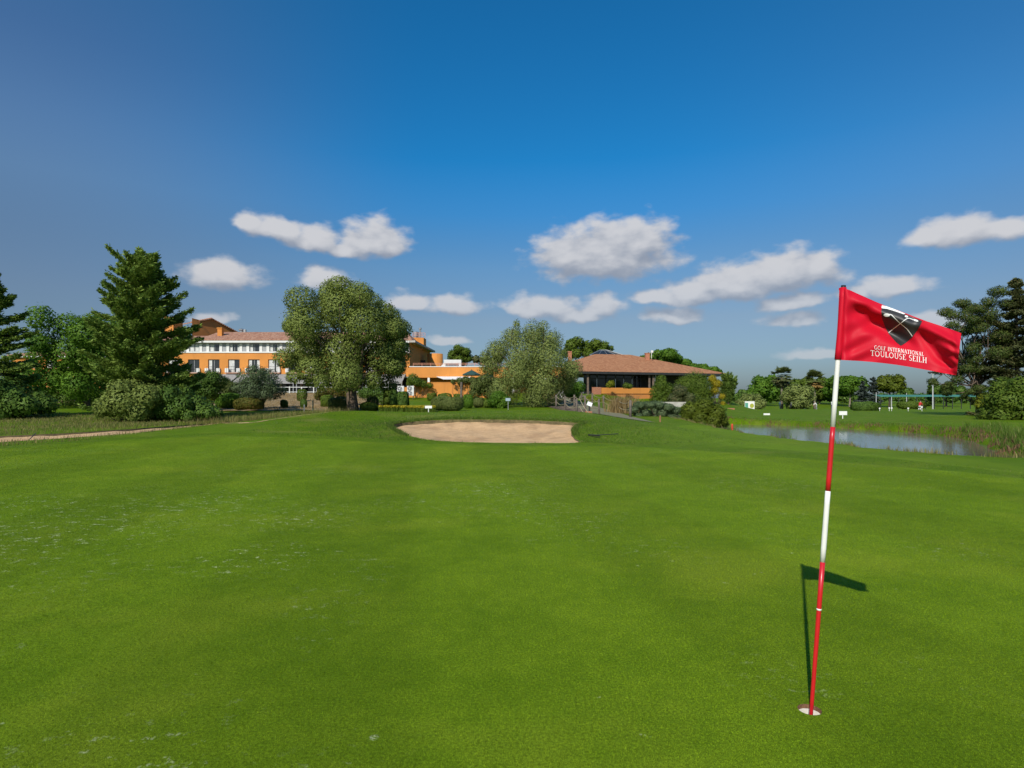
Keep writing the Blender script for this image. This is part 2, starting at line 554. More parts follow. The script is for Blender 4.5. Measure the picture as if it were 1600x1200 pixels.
# grass materials -------------------------------------------------
def grass_mat(name, dark, mid, light, stripes=0.0, flecks=False, dry=0.0, fine=260, sheen=.28, dry_col=(.26, .21, .07), relief=.5):
    m, t, b = new_mat(name)
    co = nd(t, 'ShaderNodeTexCoord').outputs['Object']
    big = noise(t, .16, 4, .55, co)
    med = noise(t, 1.3, 5, .62, co)
    fin = noise(t, 62, 3, .75, co)
    vfin = noise(t, fine, 2, .6, co)
    f = math_n(t, 'ADD', math_n(t, 'MULTIPLY', big, .3), math_n(t, 'ADD', math_n(t, 'MULTIPLY', med, .4), math_n(t, 'MULTIPLY', noise(t, 7.0, 3, .6, co), .3)))
    col = mixc(t, maprange(t, f, .36, .64, 0, 1), dark, mid)
    yl = maprange(t, noise(t, .5, 5, .6, vmath(t, 'ADD', co, (31, 7, 0)).outputs[0]), .48, .72, 0, .75)
    col = mixc(t, yl, col, light)
    spk = maprange(t, math_n(t, 'ADD', math_n(t, 'MULTIPLY', fin, .45), math_n(t, 'MULTIPLY', vfin, .55)), .36, .64, .50, 1.55)
    sc = nd(t, 'ShaderNodeCombineXYZ')
    for i in range(3): t.links.new(spk, sc.inputs[i])
    col = mixc(t, 1.0, col, sc.outputs[0], 'MULTIPLY')
    if stripes:
        sp = nd(t, 'ShaderNodeSeparateXYZ'); t.links.new(co, sp.inputs[0])
        wv = math_n(t, 'ADD', math_n(t, 'MULTIPLY', sp.outputs[0], 1.0), math_n(t, 'MULTIPLY', sp.outputs[1], .16))
        wv = math_n(t, 'ADD', wv, math_n(t, 'MULTIPLY', math_n(t, 'SUBTRACT', med, .5), .35))
        sn = math_n(t, 'SINE', math_n(t, 'MULTIPLY', wv, 2 * math.pi / 3.6))
        sf = maprange(t, sn, -.25, .25, 1 - stripes, 1 + stripes)
        sc2 = nd(t, 'ShaderNodeCombineXYZ')
        for i in range(3): t.links.new(sf, sc2.inputs[i])
        col = mixc(t, 1.0, col, sc2.outputs[0], 'MULTIPLY')
    if dry:
        df = maprange(t, math_n(t, 'ADD', math_n(t, 'MULTIPLY', noise(t, .35, 5, .65, vmath(t, 'ADD', co, (3, 57, 0)).outputs[0]), .7), math_n(t, 'MULTIPLY', fin, .3)), .5, .66, 0, dry)
        col = mixc(t, df, col, dry_col)
    if flecks:
        # pale worn flecks lie in drifts on the mown turf
        area = maprange(t, noise(t, .42, 3, .5, vmath(t, 'ADD', co, (12.6, 4.2, 0)).outputs[0]), .50, .64, 0, .55)
        for (fx, fy, fr) in ((-5.6, 7.3, 2.2), (-4.9, 9.2, 2.0), (-.5, 10.8, 1.5), (-2.5, 6.0, .9), (-7.5, 8.6, 2.2), (-2.9, 8.1, 1.3)):
            dd_ = vmath(t, 'DISTANCE', co, (fx, fy, 0)).outputs['Value']
            area = math_n(t, 'MAXIMUM', area, maprange(t, dd_, fr * .3, fr, 1, 0))
        st = vmath(t, 'MULTIPLY', co, (1, 1.3, 1)).outputs[0]
        fl = maprange(t, noise(t, 7.5, 3, .75, st), .57, .66, 0, 1)
        few = maprange(t, noise(t, 3.1, 3, .7, vmath(t, 'ADD', st, (5, 5, 2)).outputs[0]), .70, .73, 0, .6)
        brk = maprange(t, noise(t, 60, 2, .6, co), .42, .6, 0, 1)
        ff = math_n(t, 'MULTIPLY', math_n(t, 'MAXIMUM', math_n(t, 'MULTIPLY', area, fl), few), math_n(t, 'MULTIPLY', brk, .72))
        col = mixc(t, ff, col, (.60, .62, .40))
    t.links.new(col, b.inputs['Base Color'])
    b.inputs['Roughness'].default_value = .75
    b.inputs['Specular IOR Level'].default_value = .06
    b.inputs['Sheen Weight'].default_value = sheen
    b.inputs['Sheen Roughness'].default_value = .22
    b.inputs['Sheen Tint'].default_value = (.60, .85, .06, 1)
    hgt = math_n(t, 'ADD', math_n(t, 'MULTIPLY', vfin, .6), math_n(t, 'MULTIPLY', fin, .8))
    if relief: bump(t, b, hgt, relief, .012)
    return m

grass_mat('green_turf', (.082, .145, .004), (.122, .192, .007), (.158, .214, .012), stripes=.06, flecks=True, relief=.22)
grass_mat('nap_turf', (.110, .184, .006), (.162, .246, .010), (.202, .272, .015), stripes=.06, flecks=True, relief=0, sheen=.1)
grass_mat('rough_turf', (.060, .118, .002), (.092, .162, .003), (.140, .185, .010), dry=.4, fine=90, relief=.35)
# soil
simple('soil', (.11, .085, .035), .95, .35, 6, bmp=.6)
# sand
m, t, b = new_mat('sand')
co = nd(t, 'ShaderNodeTexCoord').outputs['Object']
wet = maprange(t, noise(t, .55, 4, .65, co), .50, .64, 0, .6)
col = mixc(t, maprange(t, noise(t, 2.6, 6, .65, co), .3, .7, 0, 1), (.54, .335, .165), (.66, .425, .22))
col = mixc(t, wet, col, (.38, .225, .11))
rk = noise(t, 9, 5, .7, vmath(t, 'MULTIPLY', co, (1, 3.2, 1)).outputs[0])
col = mixc(t, maprange(t, rk, .54, .76, 0, .32), col, (.36, .22, .11))
t.links.new(col, b.inputs['Base Color']); b.inputs['Roughness'].default_value = .95
bump(t, b, math_n(t, 'ADD', rk, math_n(t, 'MULTIPLY', noise(t, 3.4, 4, .6, co), 1.8)), .5, .06)

# ground sheet: everything outside the putting green and the bunkers
V1, T1, e_b = clip_tris(Vg, Tg, sd_b, keep_neg=False)
sd_g1 = np.concatenate([sd_green, sdpoly(V1[len(Vg):, 0], V1[len(Vg):, 1], GREEN)])
V2, T2, e_g = clip_tris(V1, T1, sd_g1, keep_neg=False)
# paler mown approach to the right of the bunker
FAIRWAY = catmull([ground_at(*p) for p in [(935,688),(955,673),(1000,666),(1070,664),(1118,668),(1250,684),(1400,703),(1592,729),(1592,739),(1400,717),(1240,704),(1110,695),(1000,692)]], 4)
sd_f = np.full(len(V2), 50.0)
nf = (V2[:, 0] > 0) & (V2[:, 0] < 16) & (V2[:, 1] < 45)
sd_f[nf] = sdpoly(V2[nf, 0], V2[nf, 1], FAIRWAY)
Vf, Tf, _ = clip_tris(V2, T2, sd_f, keep_neg=True)
Vo, To, _ = clip_tris(V2, T2, sd_f, keep_neg=False)
Vf, Tf, _ = compact(Vf, Tf)
tag(np_mesh('fairway', Vf, Tf, M['green_turf'], smooth=True), kind='structure')
V2, T2 = Vo, To
# lip of soil hanging down round the bunkers
lipV, lipF = [], []
for p, q in e_b:
    n0 = len(V2) + len(lipV)
    for k in (p, q):
        lipV.append((V2[k][0], V2[k][1], V2[k][2] - .45))
    lipF += [(p, n0, q), (q, n0, n0 + 1)]
Vall = np.concatenate([V2, np.array(lipV)]); Tall = np.concatenate([T2, np.array(lipF)])
Vc, Tc, _ = compact(Vall, Tall)
ground = np_mesh('ground', Vc, Tc, [M['rough_turf'], M['soil']], smooth=True)
mi = np.zeros(len(Tc), np.int32); mi[len(T2):] = 1
ground.data.polygons.foreach_set('material_index', mi)
tag(ground, kind='structure')
# putting green, with a round hole let in
V3, T3, _ = clip_tris(V1, T1, sd_g1, keep_neg=True)
ring_v, ring_f = [], []
NR = 48; HR = .0555
for k in range(NR):
    a = 2 * math.pi * (k + .5) / NR
    c, s = math.cos(a), math.sin(a)
    m_ = max(abs(c), abs(s))
    ring_v.append((HOLE[0] + HR * c, HOLE[1] + HR * s))
for k in range(NR):
    a = 2 * math.pi * (k + .5) / NR
    c, s = math.cos(a), math.sin(a); m_ = max(abs(c), abs(s))
    ring_v.append((HOLE[0] + HS * c / m_, HOLE[1] + HS * s / m_))
corner = [(1, 1), (-1, 1), (-1, -1), (1, -1)]
for c in corner: ring_v.append((HOLE[0] + HS * c[0], HOLE[1] + HS * c[1]))
b0 = len(V3)
ZH = hz(*HOLE)
ring3 = [(x, y, ZH) for x, y in ring_v]
for k in range(NR):
    k2 = (k + 1) % NR
    ring_f += [(b0 + k, b0 + NR + k, b0 + NR + k2), (b0 + k, b0 + NR + k2, b0 + k2)]
for ci, kk in enumerate((NR // 8, 3 * NR // 8, 5 * NR // 8, 7 * NR // 8)):
    ring_f.append((b0 + NR + kk - 1, b0 + 2 * NR + ci, b0 + NR + kk))
Vc, Tc, _ = compact(np.concatenate([V3, np.array(ring3)]), np.concatenate([T3, np.array(ring_f)]))
green = np_mesh('putting_green', Vc, Tc, M['green_turf'], smooth=True)
tag(green, kind='structure')

# sand sheets
def sand_sheet(name, poly, depth, slope_w):
    x0, y0 = poly.min(0) - .3; x1, y1 = poly.max(0) + .3
    xs, ys = np.arange(x0, x1, .13), np.arange(y0, y1, .13)
    X, Y = np.meshgrid(xs, ys)
    sd = sdpoly(X, Y, poly)
    rake = .012 * np.sin(X * 7 + Y * 1.5 + .6 * np.sin(Y * 2)) + .02 * np.sin(X * 1.7 + 2) * np.sin(Y * 1.9)
    Z = H0(X, Y) - .07 - depth * ss(0, slope_w, -sd) + rake
    V = np.stack([X.ravel(), Y.ravel(), Z.ravel()], 1)
    n = len(xs); i, j = np.meshgrid(np.arange(n - 1), np.arange(len(ys) - 1))
    a = (j * n + i).ravel()
    T = np.concatenate([np.stack([a, a + 1, a + n + 1], 1), np.stack([a, a + n + 1, a + n], 1)])
    V, T, _ = clip_tris(V, T, sd.ravel() - .12, True)
    V, T, _ = compact(V, T)
    return tag(np_mesh(name, V, T, M['sand'], smooth=True), kind='structure')
sand_sheet('bunker_sand', BUNKER, .16, 1.8)
sand_sheet('bunker_sand', SIDE_BUNKER, .22, 1.6)

# pond water
m, t, b = new_mat('pond_water')
co = nd(t, 'ShaderNodeTexCoord').outputs['Object']
b.inputs['Base Color'].default_value = (.13, .122, .09, 1)
b.inputs['Roughness'].default_value = .10
b.inputs['IOR'].default_value = 1.33
b.inputs['Specular IOR Level'].default_value = .8
bump(t, b, noise(t, 3.0, 4, .6, vmath(t, 'MULTIPLY', co, (1, 2.0, 1)).outputs[0]), .10, .03)
wxs = POND.min(0) - 3; wxe = POND.max(0) + 3
water = np_mesh('water', np.array([(wxs[0] + 2.3, wxs[1], -.42), (wxe[0], wxs[1], -.42), (wxe[0], wxe[1], -.42), (wxs[0] + 2.3, wxe[1], -.42)]), np.array([(0, 1, 2, 3)]), m)
tag(water, kind='structure')

# paved path to the footbridge and the clubhouse
m = simple('path_mat', (.20, .185, .10), .95, .2, 2.5, bmp=.5, bscale=60)
PATH_C = catmull([(7.1,36.6),(7.1,40),(7.2,45),(7.2,52),(6.8,60),(6.3,68),(6.6,76),(9,84)], 6, closed=False)
v, f = [], []
for i, p in enumerate(PATH_C):
    q = PATH_C[min(i + 1, len(PATH_C) - 1)] - PATH_C[max(i - 1, 0)]
    nrm = np.array([-q[1], q[0]]) / np.hypot(*q)
    for s in (-1.5, -.75, 0, .75, 1.5):
        pp = p + nrm * s
        v.append((pp[0], pp[1], hz(*pp) + .03))
for i in range(len(PATH_C) - 1):
    for k in range(4):
        a = i * 5 + k
        f.append((a, a + 5, a + 6, a + 1))
tag(np_mesh('path', np.array(v), np.array(f), m, smooth=True), kind='structure')

# worn pale edge of the mown apron, and the dry planted bank below the terrace
def ribbon(name, pts, half, lift, mat, wob=0.0):
    v, f = [], []
    rng_r = np.random.default_rng(3)
    for i, p in enumerate(pts):
        q = pts[min(i + 1, len(pts) - 1)] - pts[max(i - 1, 0)]
        nrm = np.array([-q[1], q[0]]) / np.hypot(*q)
        hw = half * (1 + wob * rng_r.normal())
        for s_ in (-hw, hw):
            pp = p + nrm * s_
            v.append((pp[0], pp[1], hz(*pp) + lift))
    for i in range(len(pts) - 1): f.append((2 * i, 2 * i + 2, 2 * i + 3, 2 * i + 1))
    return tag(np_mesh(name, np.array(v), np.array(f), mat, smooth=True), kind='structure')
ribbon('worn_edge', catmull([(-16.9, 35.3)] + [ground_at(*p) for p in ((385,661),(420,656.5),(455,651.5),(490,647),(512,645))], 10, False), .11, .012, M['sand'], .35)
m = simple('dry_bank', (.27, .185, .085), .95, .4, .8, bmp=.7, bscale=8)
pb = np.array([(-27, 51), (-13, 51), (-12.5, 60), (-16, 90), (-39, 92), (-33, 70)])
xs, ys = np.arange(-40, -12, .6), np.arange(50, 93, .6)
X, Y = np.meshgrid(xs, ys); n = len(xs)
V = np.stack([X.ravel(), Y.ravel(), H(X, Y).ravel() + .05 * np.sin(X * 3).ravel() * np.sin(Y * 2.3).ravel() + .07], 1)
i, j = np.meshgrid(np.arange(n - 1), np.arange(len(ys) - 1)); a = (j * n + i).ravel()
T = np.concatenate([np.stack([a, a + 1, a + n + 1], 1), np.stack([a, a + n + 1, a + n], 1)])
V, T, _ = clip_tris(V, T, sdpoly(V[:, 0], V[:, 1], pb), True); V, T, _ = compact(V, T)
tag(np_mesh('planted_bank', V, T, m, smooth=True), kind='structure')

# short mown blades standing on the putting green: a fine nap near the camera, broader tufts farther off
def nap(n, y0, y1, seed):
    r = np.random.default_rng(seed)
    yy = y0 * (y1 / y0) ** r.random(n)
    xx = (2 * r.random(n) - 1) * (.90 * yy + .3)
    k = (xx > -16.5) & (xx < 12)
    xx, yy = xx[k], yy[k]
    k = (sdpoly(xx, yy, GREEN[::3]) < -.03) & (np.hypot(xx - HOLE[0], yy - HOLE[1]) > .058)
    xx, yy = xx[k], yy[k]; n = len(xx)
    az_ = r.random(n) * 2 * np.pi
    w = .0030 * (yy / 3) ** .6 * (.7 + .6 * r.random(n)); h = .0058 * (yy / 3) ** .4 * (.7 + .6 * r.random(n))
    sd = np.stack([np.cos(az_), np.sin(az_), 0 * az_], 1) * (w / 2)[:, None]
    P0 = np.stack([xx, yy, H0(xx, yy) - .001], 1)
    tip = P0 + np.stack([r.normal(size=n) * h * .4, r.normal(size=n) * h * .4, h], 1)
    V = np.stack([P0 - sd, P0 + sd, tip], 1).reshape(-1, 3)
    return V, np.arange(3 * n).reshape(n, 3)
Va, Fa = nap(1100000, 2.3, 24.0, 61)
nap_o = np_mesh('mown_nap', Va, Fa, M['nap_turf'])
tag(nap_o, 'closely mown grass blades of the putting green', 'grass', kind='stuff')
# ------------------------------------------------------------------ flagstick, flag, hole
simple('pole_white', (.78, .77, .72), .35, .05, 8, coat=.3)
simple('pole_red', (.55, .012, .018), .32, .1, 8, coat=.4)
simple('black_plastic', (.02, .02, .02), .4, .2, 8)
simple('cup_white', (.62, .58, .50), .6, .15, 30)
simple('cut_soil', (.20, .10, .05), .95, .35, 60, bmp=.6, bscale=200)

cup = empty('hole_cup', (HOLE[0], HOLE[1], ZH))
tag(cup, 'round white lined hole cut into the putting green at the flagstick foot', 'golf hole')
MB().lathe((0, 0, 0), [(.0556, .0005), (.0552, -.008), (.0545, -.022)], 40).build('soil_rim', M['cut_soil'], cup, True)
MB().lathe((0, 0, 0), [(.0545, -.022), (.053, -.021), (.053, -.125), (.012, -.125)], 40).build('liner', M['cup_white'], cup, True)

stick = empty('flagstick', (HOLE[0], HOLE[1], ZH))
tag(stick, 'tall red and white banded golf flagstick flying a red flag', 'golf flag')
P_base = Vector((HOLE[0], HOLE[1], ZH - .12))
P_top = W(1318, 446, 3.03)
org = Vector((HOLE[0], HOLE[1], ZH))
def on_pole(py):
    """point of the pole axis seen at image row py"""
    lo, hi = 0.0, 1.0
    for _ in range(40):
        m_ = (lo + hi) / 2
        p = P_base.lerp(P_top, m_)
        if HOR + (EYE - p.z) / p.y * FPX > py: lo = m_
        else: hi = m_
    return lo
def pole_r(t):
    return float(np.interp(t, [0, .15, .45, .75, 1], [.0088, .0105, .0128, .0118, .0105]))
bands = [(0.0, on_pole(878), 'pole_red'), (on_pole(878), on_pole(767), 'pole_white'), (on_pole(767), on_pole(667), 'pole_red'),
         (on_pole(667), .988, 'pole_white')]
for t0, t1, mn in bands:
    ts = np.linspace(t0, t1, 6)
    o = MB().tube([P_base.lerp(P_top, t) - org for t in ts], [pole_r(t) for t in ts], 20).build('pole_band', M[mn], stick, True)
    tag(o, 'red painted band of the pole' if mn == 'pole_red' else 'white painted band of the pole')
tr = on_pole(952)
MB().tube([P_base.lerp(P_top, tr - .002) - org, P_base.lerp(P_top, tr + .002) - org], pole_r(tr) + .0006, 20).build('white_ring', M['pole_white'], stick, True)
MB().tube([P_base.lerp(P_top, .985) - org, P_base.lerp(P_top, 1.0) - org], [.0118, .0112], 20).build('ferrule', M['black_plastic'], stick, True)

# cloth: visible face between a top fold line and the bottom hem; the rest of the cloth falls away behind the fold
UU = [0, .05, .1, .2, .3, .4, .5, .6, .7, .8, .9, 1]
TX = [1311.5,1319,1327,1346,1365,1384,1406,1428,1448,1468,1486,1502]
TY = [450,450.5,453,461.5,470,478,486,494.5,502,508.5,514.5,520.5]
BX = [1306,1315,1324,1343,1362,1381,1401,1420,1440,1459,1477,1494.5]
BY = [562,562.5,563,564,565.5,567.5,570,573,576.5,580,583.5,586.5]
def flag_px(u, v):
    tx, ty, bx_, by_ = (np.interp(u, UU, q) for q in (TX, TY, BX, BY))
    return bx_ + (tx - bx_) * v, by_ + (ty - by_) * v
def gauss(x, c, s): return np.exp(-((x - c) / s) ** 2)
def flag_depth(u, v):
    d = 3.035 - .27 * u ** 1.15 + .03 * u * np.sin(u * 5.2 + .4)
    d += -.030 * gauss(v, .90 - .1 * u, .11) * ss(.02, .18, u) * (1 - .4 * u)
    d += .040 * gauss(v - (.80 - .55 * u), 0, .14) * ss(.05, .3, u) * (1 - ss(.45, .75, u))
    d += -.014 * gauss(u, .07, .045)
    d += .012 * gauss(u, .02, .03)
    d += .036 * gauss(v - (.95 - .85 * (u - .55) / .4), 0, .2) * ss(.5, .72, u) * (1 - .3 * u)
    d += -.030 * gauss(v, .62, .25) * ss(.72, .95, u)
    d += .0035 * np.sin(u * 60 + v * 14) * ss(.85, 1, u) + .003 * np.sin(v * 30 - u * 25) * gauss(u, .13, .08) * gauss(v, .12, .14)
    d += .004 * np.sin(9 * u + 5 * v)
    d += .0045 * np.sin(24 * (v - 1.1 * u) + 1) * gauss(u, .22, .16) + .004 * np.sin(30 * (v + .5 * u)) * gauss(u, .92, .1)
    return d
def flag_pt(u, v, lift=0.0):
    px, py = flag_px(u, v)
    Y = flag_depth(u, v) - lift
    return np.stack([(px - 800) / FPX * Y - org.x, Y - org.y, EYE + (HOR - py) / FPX * Y - org.z], -1)
NU, NV, NB = 110, 60, 18
us, vs_ = np.linspace(0, 1, NU), np.linspace(0, 1, NV)
UG, VG = np.meshgrid(us, vs_)
front = flag_pt(UG, VG)
hvis = np.linalg.norm(front[-1] - front[0], axis=1)
rest = np.clip(.372 - hvis, .004, .2)
rows = [front[k] for k in range(NV)]
for k in range(1, NB + 1):
    s = k / NB
    p = front[-1].copy()
    ang = s * 1.9
    p[:, 1] += rest * (np.sin(min(ang, 1.57)) * .35 + .28 * s)
    p[:, 2] += .004 * np.sin(s * 3.1) - rest * .72 * s ** 1.5
    p[:, 0] += rest * .12 * s
    rows.append(p)
FV = np.stack(rows, 0)
nr = FV.shape[0]
i, j = np.meshgrid(np.arange(NU - 1), np.arange(nr - 1))
a = (j * NU + i).ravel()
FF = np.stack([a, a + 1, a + NU + 1, a + NU], 1)
m, t, b = new_mat('flag_cloth')
co = nd(t, 'ShaderNodeTexCoord').outputs['Object']
wv = noise(t, 900, 1, .5, co)
col = mixc(t, noise(t, 6, 3, .5, co), (.62, .004, .022), (.72, .008, .035))
t.links.new(col, b.inputs['Base Color']); b.inputs['Roughness'].default_value = .55
b.inputs['Specular IOR Level'].default_value = .2
b.inputs['Sheen Weight'].default_value = .03
bump(t, b, wv, .12, .001)
trn = nd(t, 'ShaderNodeBsdfTranslucent'); trn.inputs['Color'].default_value = (.8, .01, .03, 1)
mx = nd(t, 'ShaderNodeMixShader'); mx.inputs[0].default_value = .22
t.links.new(b.outputs[0], mx.inputs[1]); t.links.new(trn.outputs[0], mx.inputs[2])
t.links.new(mx.outputs[0], t.nodes['Material Output'].inputs['Surface'])
flag = np_mesh('flag', FV.reshape(-1, 3), FF, m, stick, True)
tag(flag, 'red cloth flag with black shield and white lettering')
# sleeve round the pole and stitched hems
ts = np.linspace(on_pole(562), on_pole(449.5), 8)
MB().tube([P_base.lerp(P_top, t_) - org for t_ in ts], [pole_r(t_) + .0035 + .001 * math.sin(40 * t_) for t_ in ts], 20).build('sleeve', m, flag, True)
def px_uv(px, py):
    px = np.asarray(px, float); py = np.asarray(py, float)
    v = np.full(px.shape, .5); u = np.full(px.shape, .5)
    ug = np.linspace(0, 1, 400)
    for _ in range(12):
        for k in np.ndindex(px.shape):
            xs = np.interp(ug, UU, BX) * (1 - v[k]) + np.interp(ug, UU, TX) * v[k]
            u[k] = np.interp(px[k], xs, ug)
        ty, by_ = np.interp(u, UU, TY), np.interp(u, UU, BY)
        v = (py - by_) / (ty - by_)
    return u, np.clip(v, 0, 1)
def grid_fill(poly, step):
    """flat outline (pixels) -> small triangles, so that it can follow the folds"""
    poly = np.array(poly, float)
    x0, y0 = poly.min(0) - step; x1, y1 = poly.max(0) + step
    xs, ys = np.arange(x0, x1 + step, step), np.arange(y0, y1 + step, step)
    X, Y = np.meshgrid(xs, ys); n = len(xs)
    V = np.stack([X.ravel(), Y.ravel(), 0 * X.ravel()], 1)
    i, j = np.meshgrid(np.arange(n - 1), np.arange(len(ys) - 1)); a = (j * n + i).ravel()
    T = np.concatenate([np.stack([a, a + 1, a + n + 1], 1), np.stack([a, a + n + 1, a + n], 1)])
    V, T, _ = clip_tris(V, T, sdpoly(V[:, 0], V[:, 1], poly), True)
    V, T, _ = compact(V, T)
    return V, T
def on_flag(name, V, T, mat, lift, parent):
    u, v = px_uv(V[:, 0], V[:, 1])
    return np_mesh(name, flag_pt(u, v, lift), T, mat, parent, True)
simple('print_black', (.022, .022, .024), .5, .2, 20)
simple('print_white', (.80, .79, .77), .55, .06, 20)
SH = [(1378,478),(1388,480),(1400,485),(1416,491.5),(1428,496.5),(1441,501.5)]
SHp = SH + [(1439,506.5),(1433.5,516),(1424.5,528),(1415,536),(1407.5,540.5),(1400,534.5),(1389,522),(1382,509),(1378,497),(1377,486)]
V, T = grid_fill(SHp, 1.5)
shield = on_flag('shield', V, T, M['print_black'], .0012, flag)
V, T = grid_fill([(1378,477),(1388,479),(1400,484),(1415,490.2),(1412,491.0),(1398,486.2),(1386,482.6),(1377,481.6)], 1.2)
on_flag('white_band', V, T, M['print_white'], .0022, flag)
def stroke(pts, w):
    """polyline in pixels -> strip of quads as triangles"""
    pts = np.array(pts, float); V, T = [], []
    for k in range(len(pts)):
        d = pts[min(k + 1, len(pts) - 1)] - pts[max(k - 1, 0)]
        d /= np.hypot(*d) + 1e-9; n = np.array([-d[1], d[0]]) * w / 2
        V += [(*(pts[k] + n), 0), (*(pts[k] - n), 0)]
    for k in range(len(pts) - 1):
        q = 2 * k
        T += [(q, q + 1, q + 2), (q + 1, q + 3, q + 2)]
    return np.array(V), np.array(T)
def merge(parts):
    Vs, Ts, n = [], [], 0
    for V, T in parts:
        Vs.append(V); Ts.append(np.array(T) + n); n += len(V)
    return np.concatenate(Vs), np.concatenate(Ts)
def blob(cx, cy, rx, ry, rot=0, n=14):
    a = np.linspace(0, 2 * np.pi, n, endpoint=False)
    x, y = rx * np.cos(a), ry * np.sin(a)
    c, s = math.cos(rot), math.sin(rot)
    V = np.stack([cx + x * c - y * s, cy + x * s + y * c, 0 * x], 1)
    V = np.concatenate([V, [[cx, cy, 0]]])
    return V, np.array([(k, (k + 1) % n, n) for k in range(n)])
V, T = merge([stroke(catmull([(1389,491.5),(1393,492),(1400,499),(1407,505.8),(1416,513),(1421,519),(1425.5,525.5)], 4, False), 1.15), blob(1385.5, 492.3, 5.0, 2.7, .02)])
on_flag('golf_club', V, T, M['print_white'], .0022, flag)
V, T = merge([stroke(catmull([(1388.5,519.7),(1397,513),(1407,505.4),(1415,499),(1420,497.2),(1426,499.2),(1432,501.6)], 4, False), 1.15), blob(1431, 500.6, 4.2, 1.5, .35)])
on_flag('golf_club', V, T, M['print_white'], .0030, flag)
V, T = blob(1416.3, 494.4, 2.8, 1.6, .3)
on_flag('golf_ball', V, T, M['print_white'], .0030, flag)
# roman capitals drawn as strokes with serifs: (points, weight)
def arc(cx, cy, rx, ry, a0, a1, n=12):
    return [(cx + rx * math.cos(R(a)), cy + ry * math.sin(R(a))) for a in np.linspace(a0, a1, n)]
TK, TN, SF = .17, .085, .075
def stem(x, y0=0, y1=1): return [([(x, y0), (x, y1)], TK), ([(x - .15, y0 + .03), (x + .15, y0 + .03)], SF), ([(x - .15, y1 - .03), (x + .15, y1 - .03)], SF)]
GLY = {
 'I': (.36, stem(.18)),
 'L': (.66, stem(.18) + [([(.18,.04),(.62,.04)], TN), ([(.61,.0),(.61,.24)], SF)]),
 'F': (.62, stem(.18) + [([(.18,.96),(.58,.96)], TN), ([(.57,1.0),(.57,.78)], SF), ([(.18,.52),(.48,.52)], TN)]),
 'E': (.68, stem(.18) + [([(.18,.96),(.60,.96)], TN), ([(.59,1.0),(.59,.80)], SF), ([(.18,.52),(.50,.52)], TN), ([(.18,.04),(.64,.04)], TN), ([(.63,.0),(.63,.24)], SF)]),
 'T': (.74, [([(.37,0),(.37,.96)], TK), ([(.20,.03),(.54,.03)], SF), ([(.02,.96),(.72,.96)], TN), ([(.03,1.0),(.03,.78)], SF), ([(.71,1.0),(.71,.78)], SF)]),
 'H': (.90, stem(.18) + stem(.72) + [([(.18,.52),(.72,.52)], TN)]),
 'N': (.90, [([(.16,0),(.16,1)], TN), ([(.74,0),(.74,1)], TN), ([(.14,1),(.76,0)], TK), ([(.03,.03),(.29,.03)], SF), ([(.0,.97),(.2,.97)], SF), ([(.61,.97),(.87,.97)], SF)]),
 'O': (.98, [(arc(.49, .5, .40, .47, 0, 360, 22), .13)]),
 'G': (.92, [(arc(.47, .5, .38, .47, 48, 325, 18), .13), ([(.78,.02),(.78,.42)], .13), ([(.62,.42),(.92,.42)], SF)]),
 'U': (.88, [([(.18,1),(.18,.32)] + arc(.45, .32, .27, .30, 180, 360, 10) + [(.72,.32),(.72,1)], .12), ([(.03,.97),(.33,.97)], SF), ([(.59,.97),(.85,.97)], SF)]),
 'S': (.60, [(arc(.30, .74, .21, .23, 40, 270, 10) + arc(.30, .27, .23, .24, 90, -145, 10), .13)]),
 'A': (.84, [([(.10,0),(.41,1)], TN), ([(.40,1),(.74,0)], TK), ([(.22,.34),(.60,.34)], TN), ([(-.02,.03),(.24,.03)], SF), ([(.58,.03),(.88,.03)], SF)]),
 'R': (.82, stem(.18) + [([(.18,.96),(.42,.96)] + arc(.42, .73, .20, .23, 90, -90, 8) + [(.18,.50)], .10), ([(.42,.5),(.78,.02)], TK)]),
 ' ': (.40, [])}
def word_line(text, x0, y0, x1, y1, cap, sag):
    adv = sum(GLY[c][0] + .10 for c in text)
    L = math.hypot(x1 - x0, y1 - y0); sx = L / adv
    dx, dy = (x1 - x0) / L, (y1 - y0) / L
    parts, pen = [], 0.0
    for c in text:
        wd, strokes = GLY[c]
        for pts, w in strokes:
            q = []
            for (x, y) in pts:
                s_ = (pen + x) * sx
                bow = sag * math.sin(math.pi * s_ / L)
                q.append((x0 + dx * s_, y0 + dy * s_ + bow - y * cap))
            parts.append(stroke(q, w * cap * .74))
        pen += wd + .10
    return merge(parts)
V, T = word_line('GOLF INTERNATIONAL', 1366, 545.8, 1444, 556.8, 6.2, -.6)
on_flag('lettering', V, T, M['print_white'], .0016, flag)
V, T = word_line('TOULOUSE SEILH', 1360.5, 555.6, 1449, 567.6, 8.6, -.5)
on_flag('lettering', V, T, M['print_white'], .0016, flag)
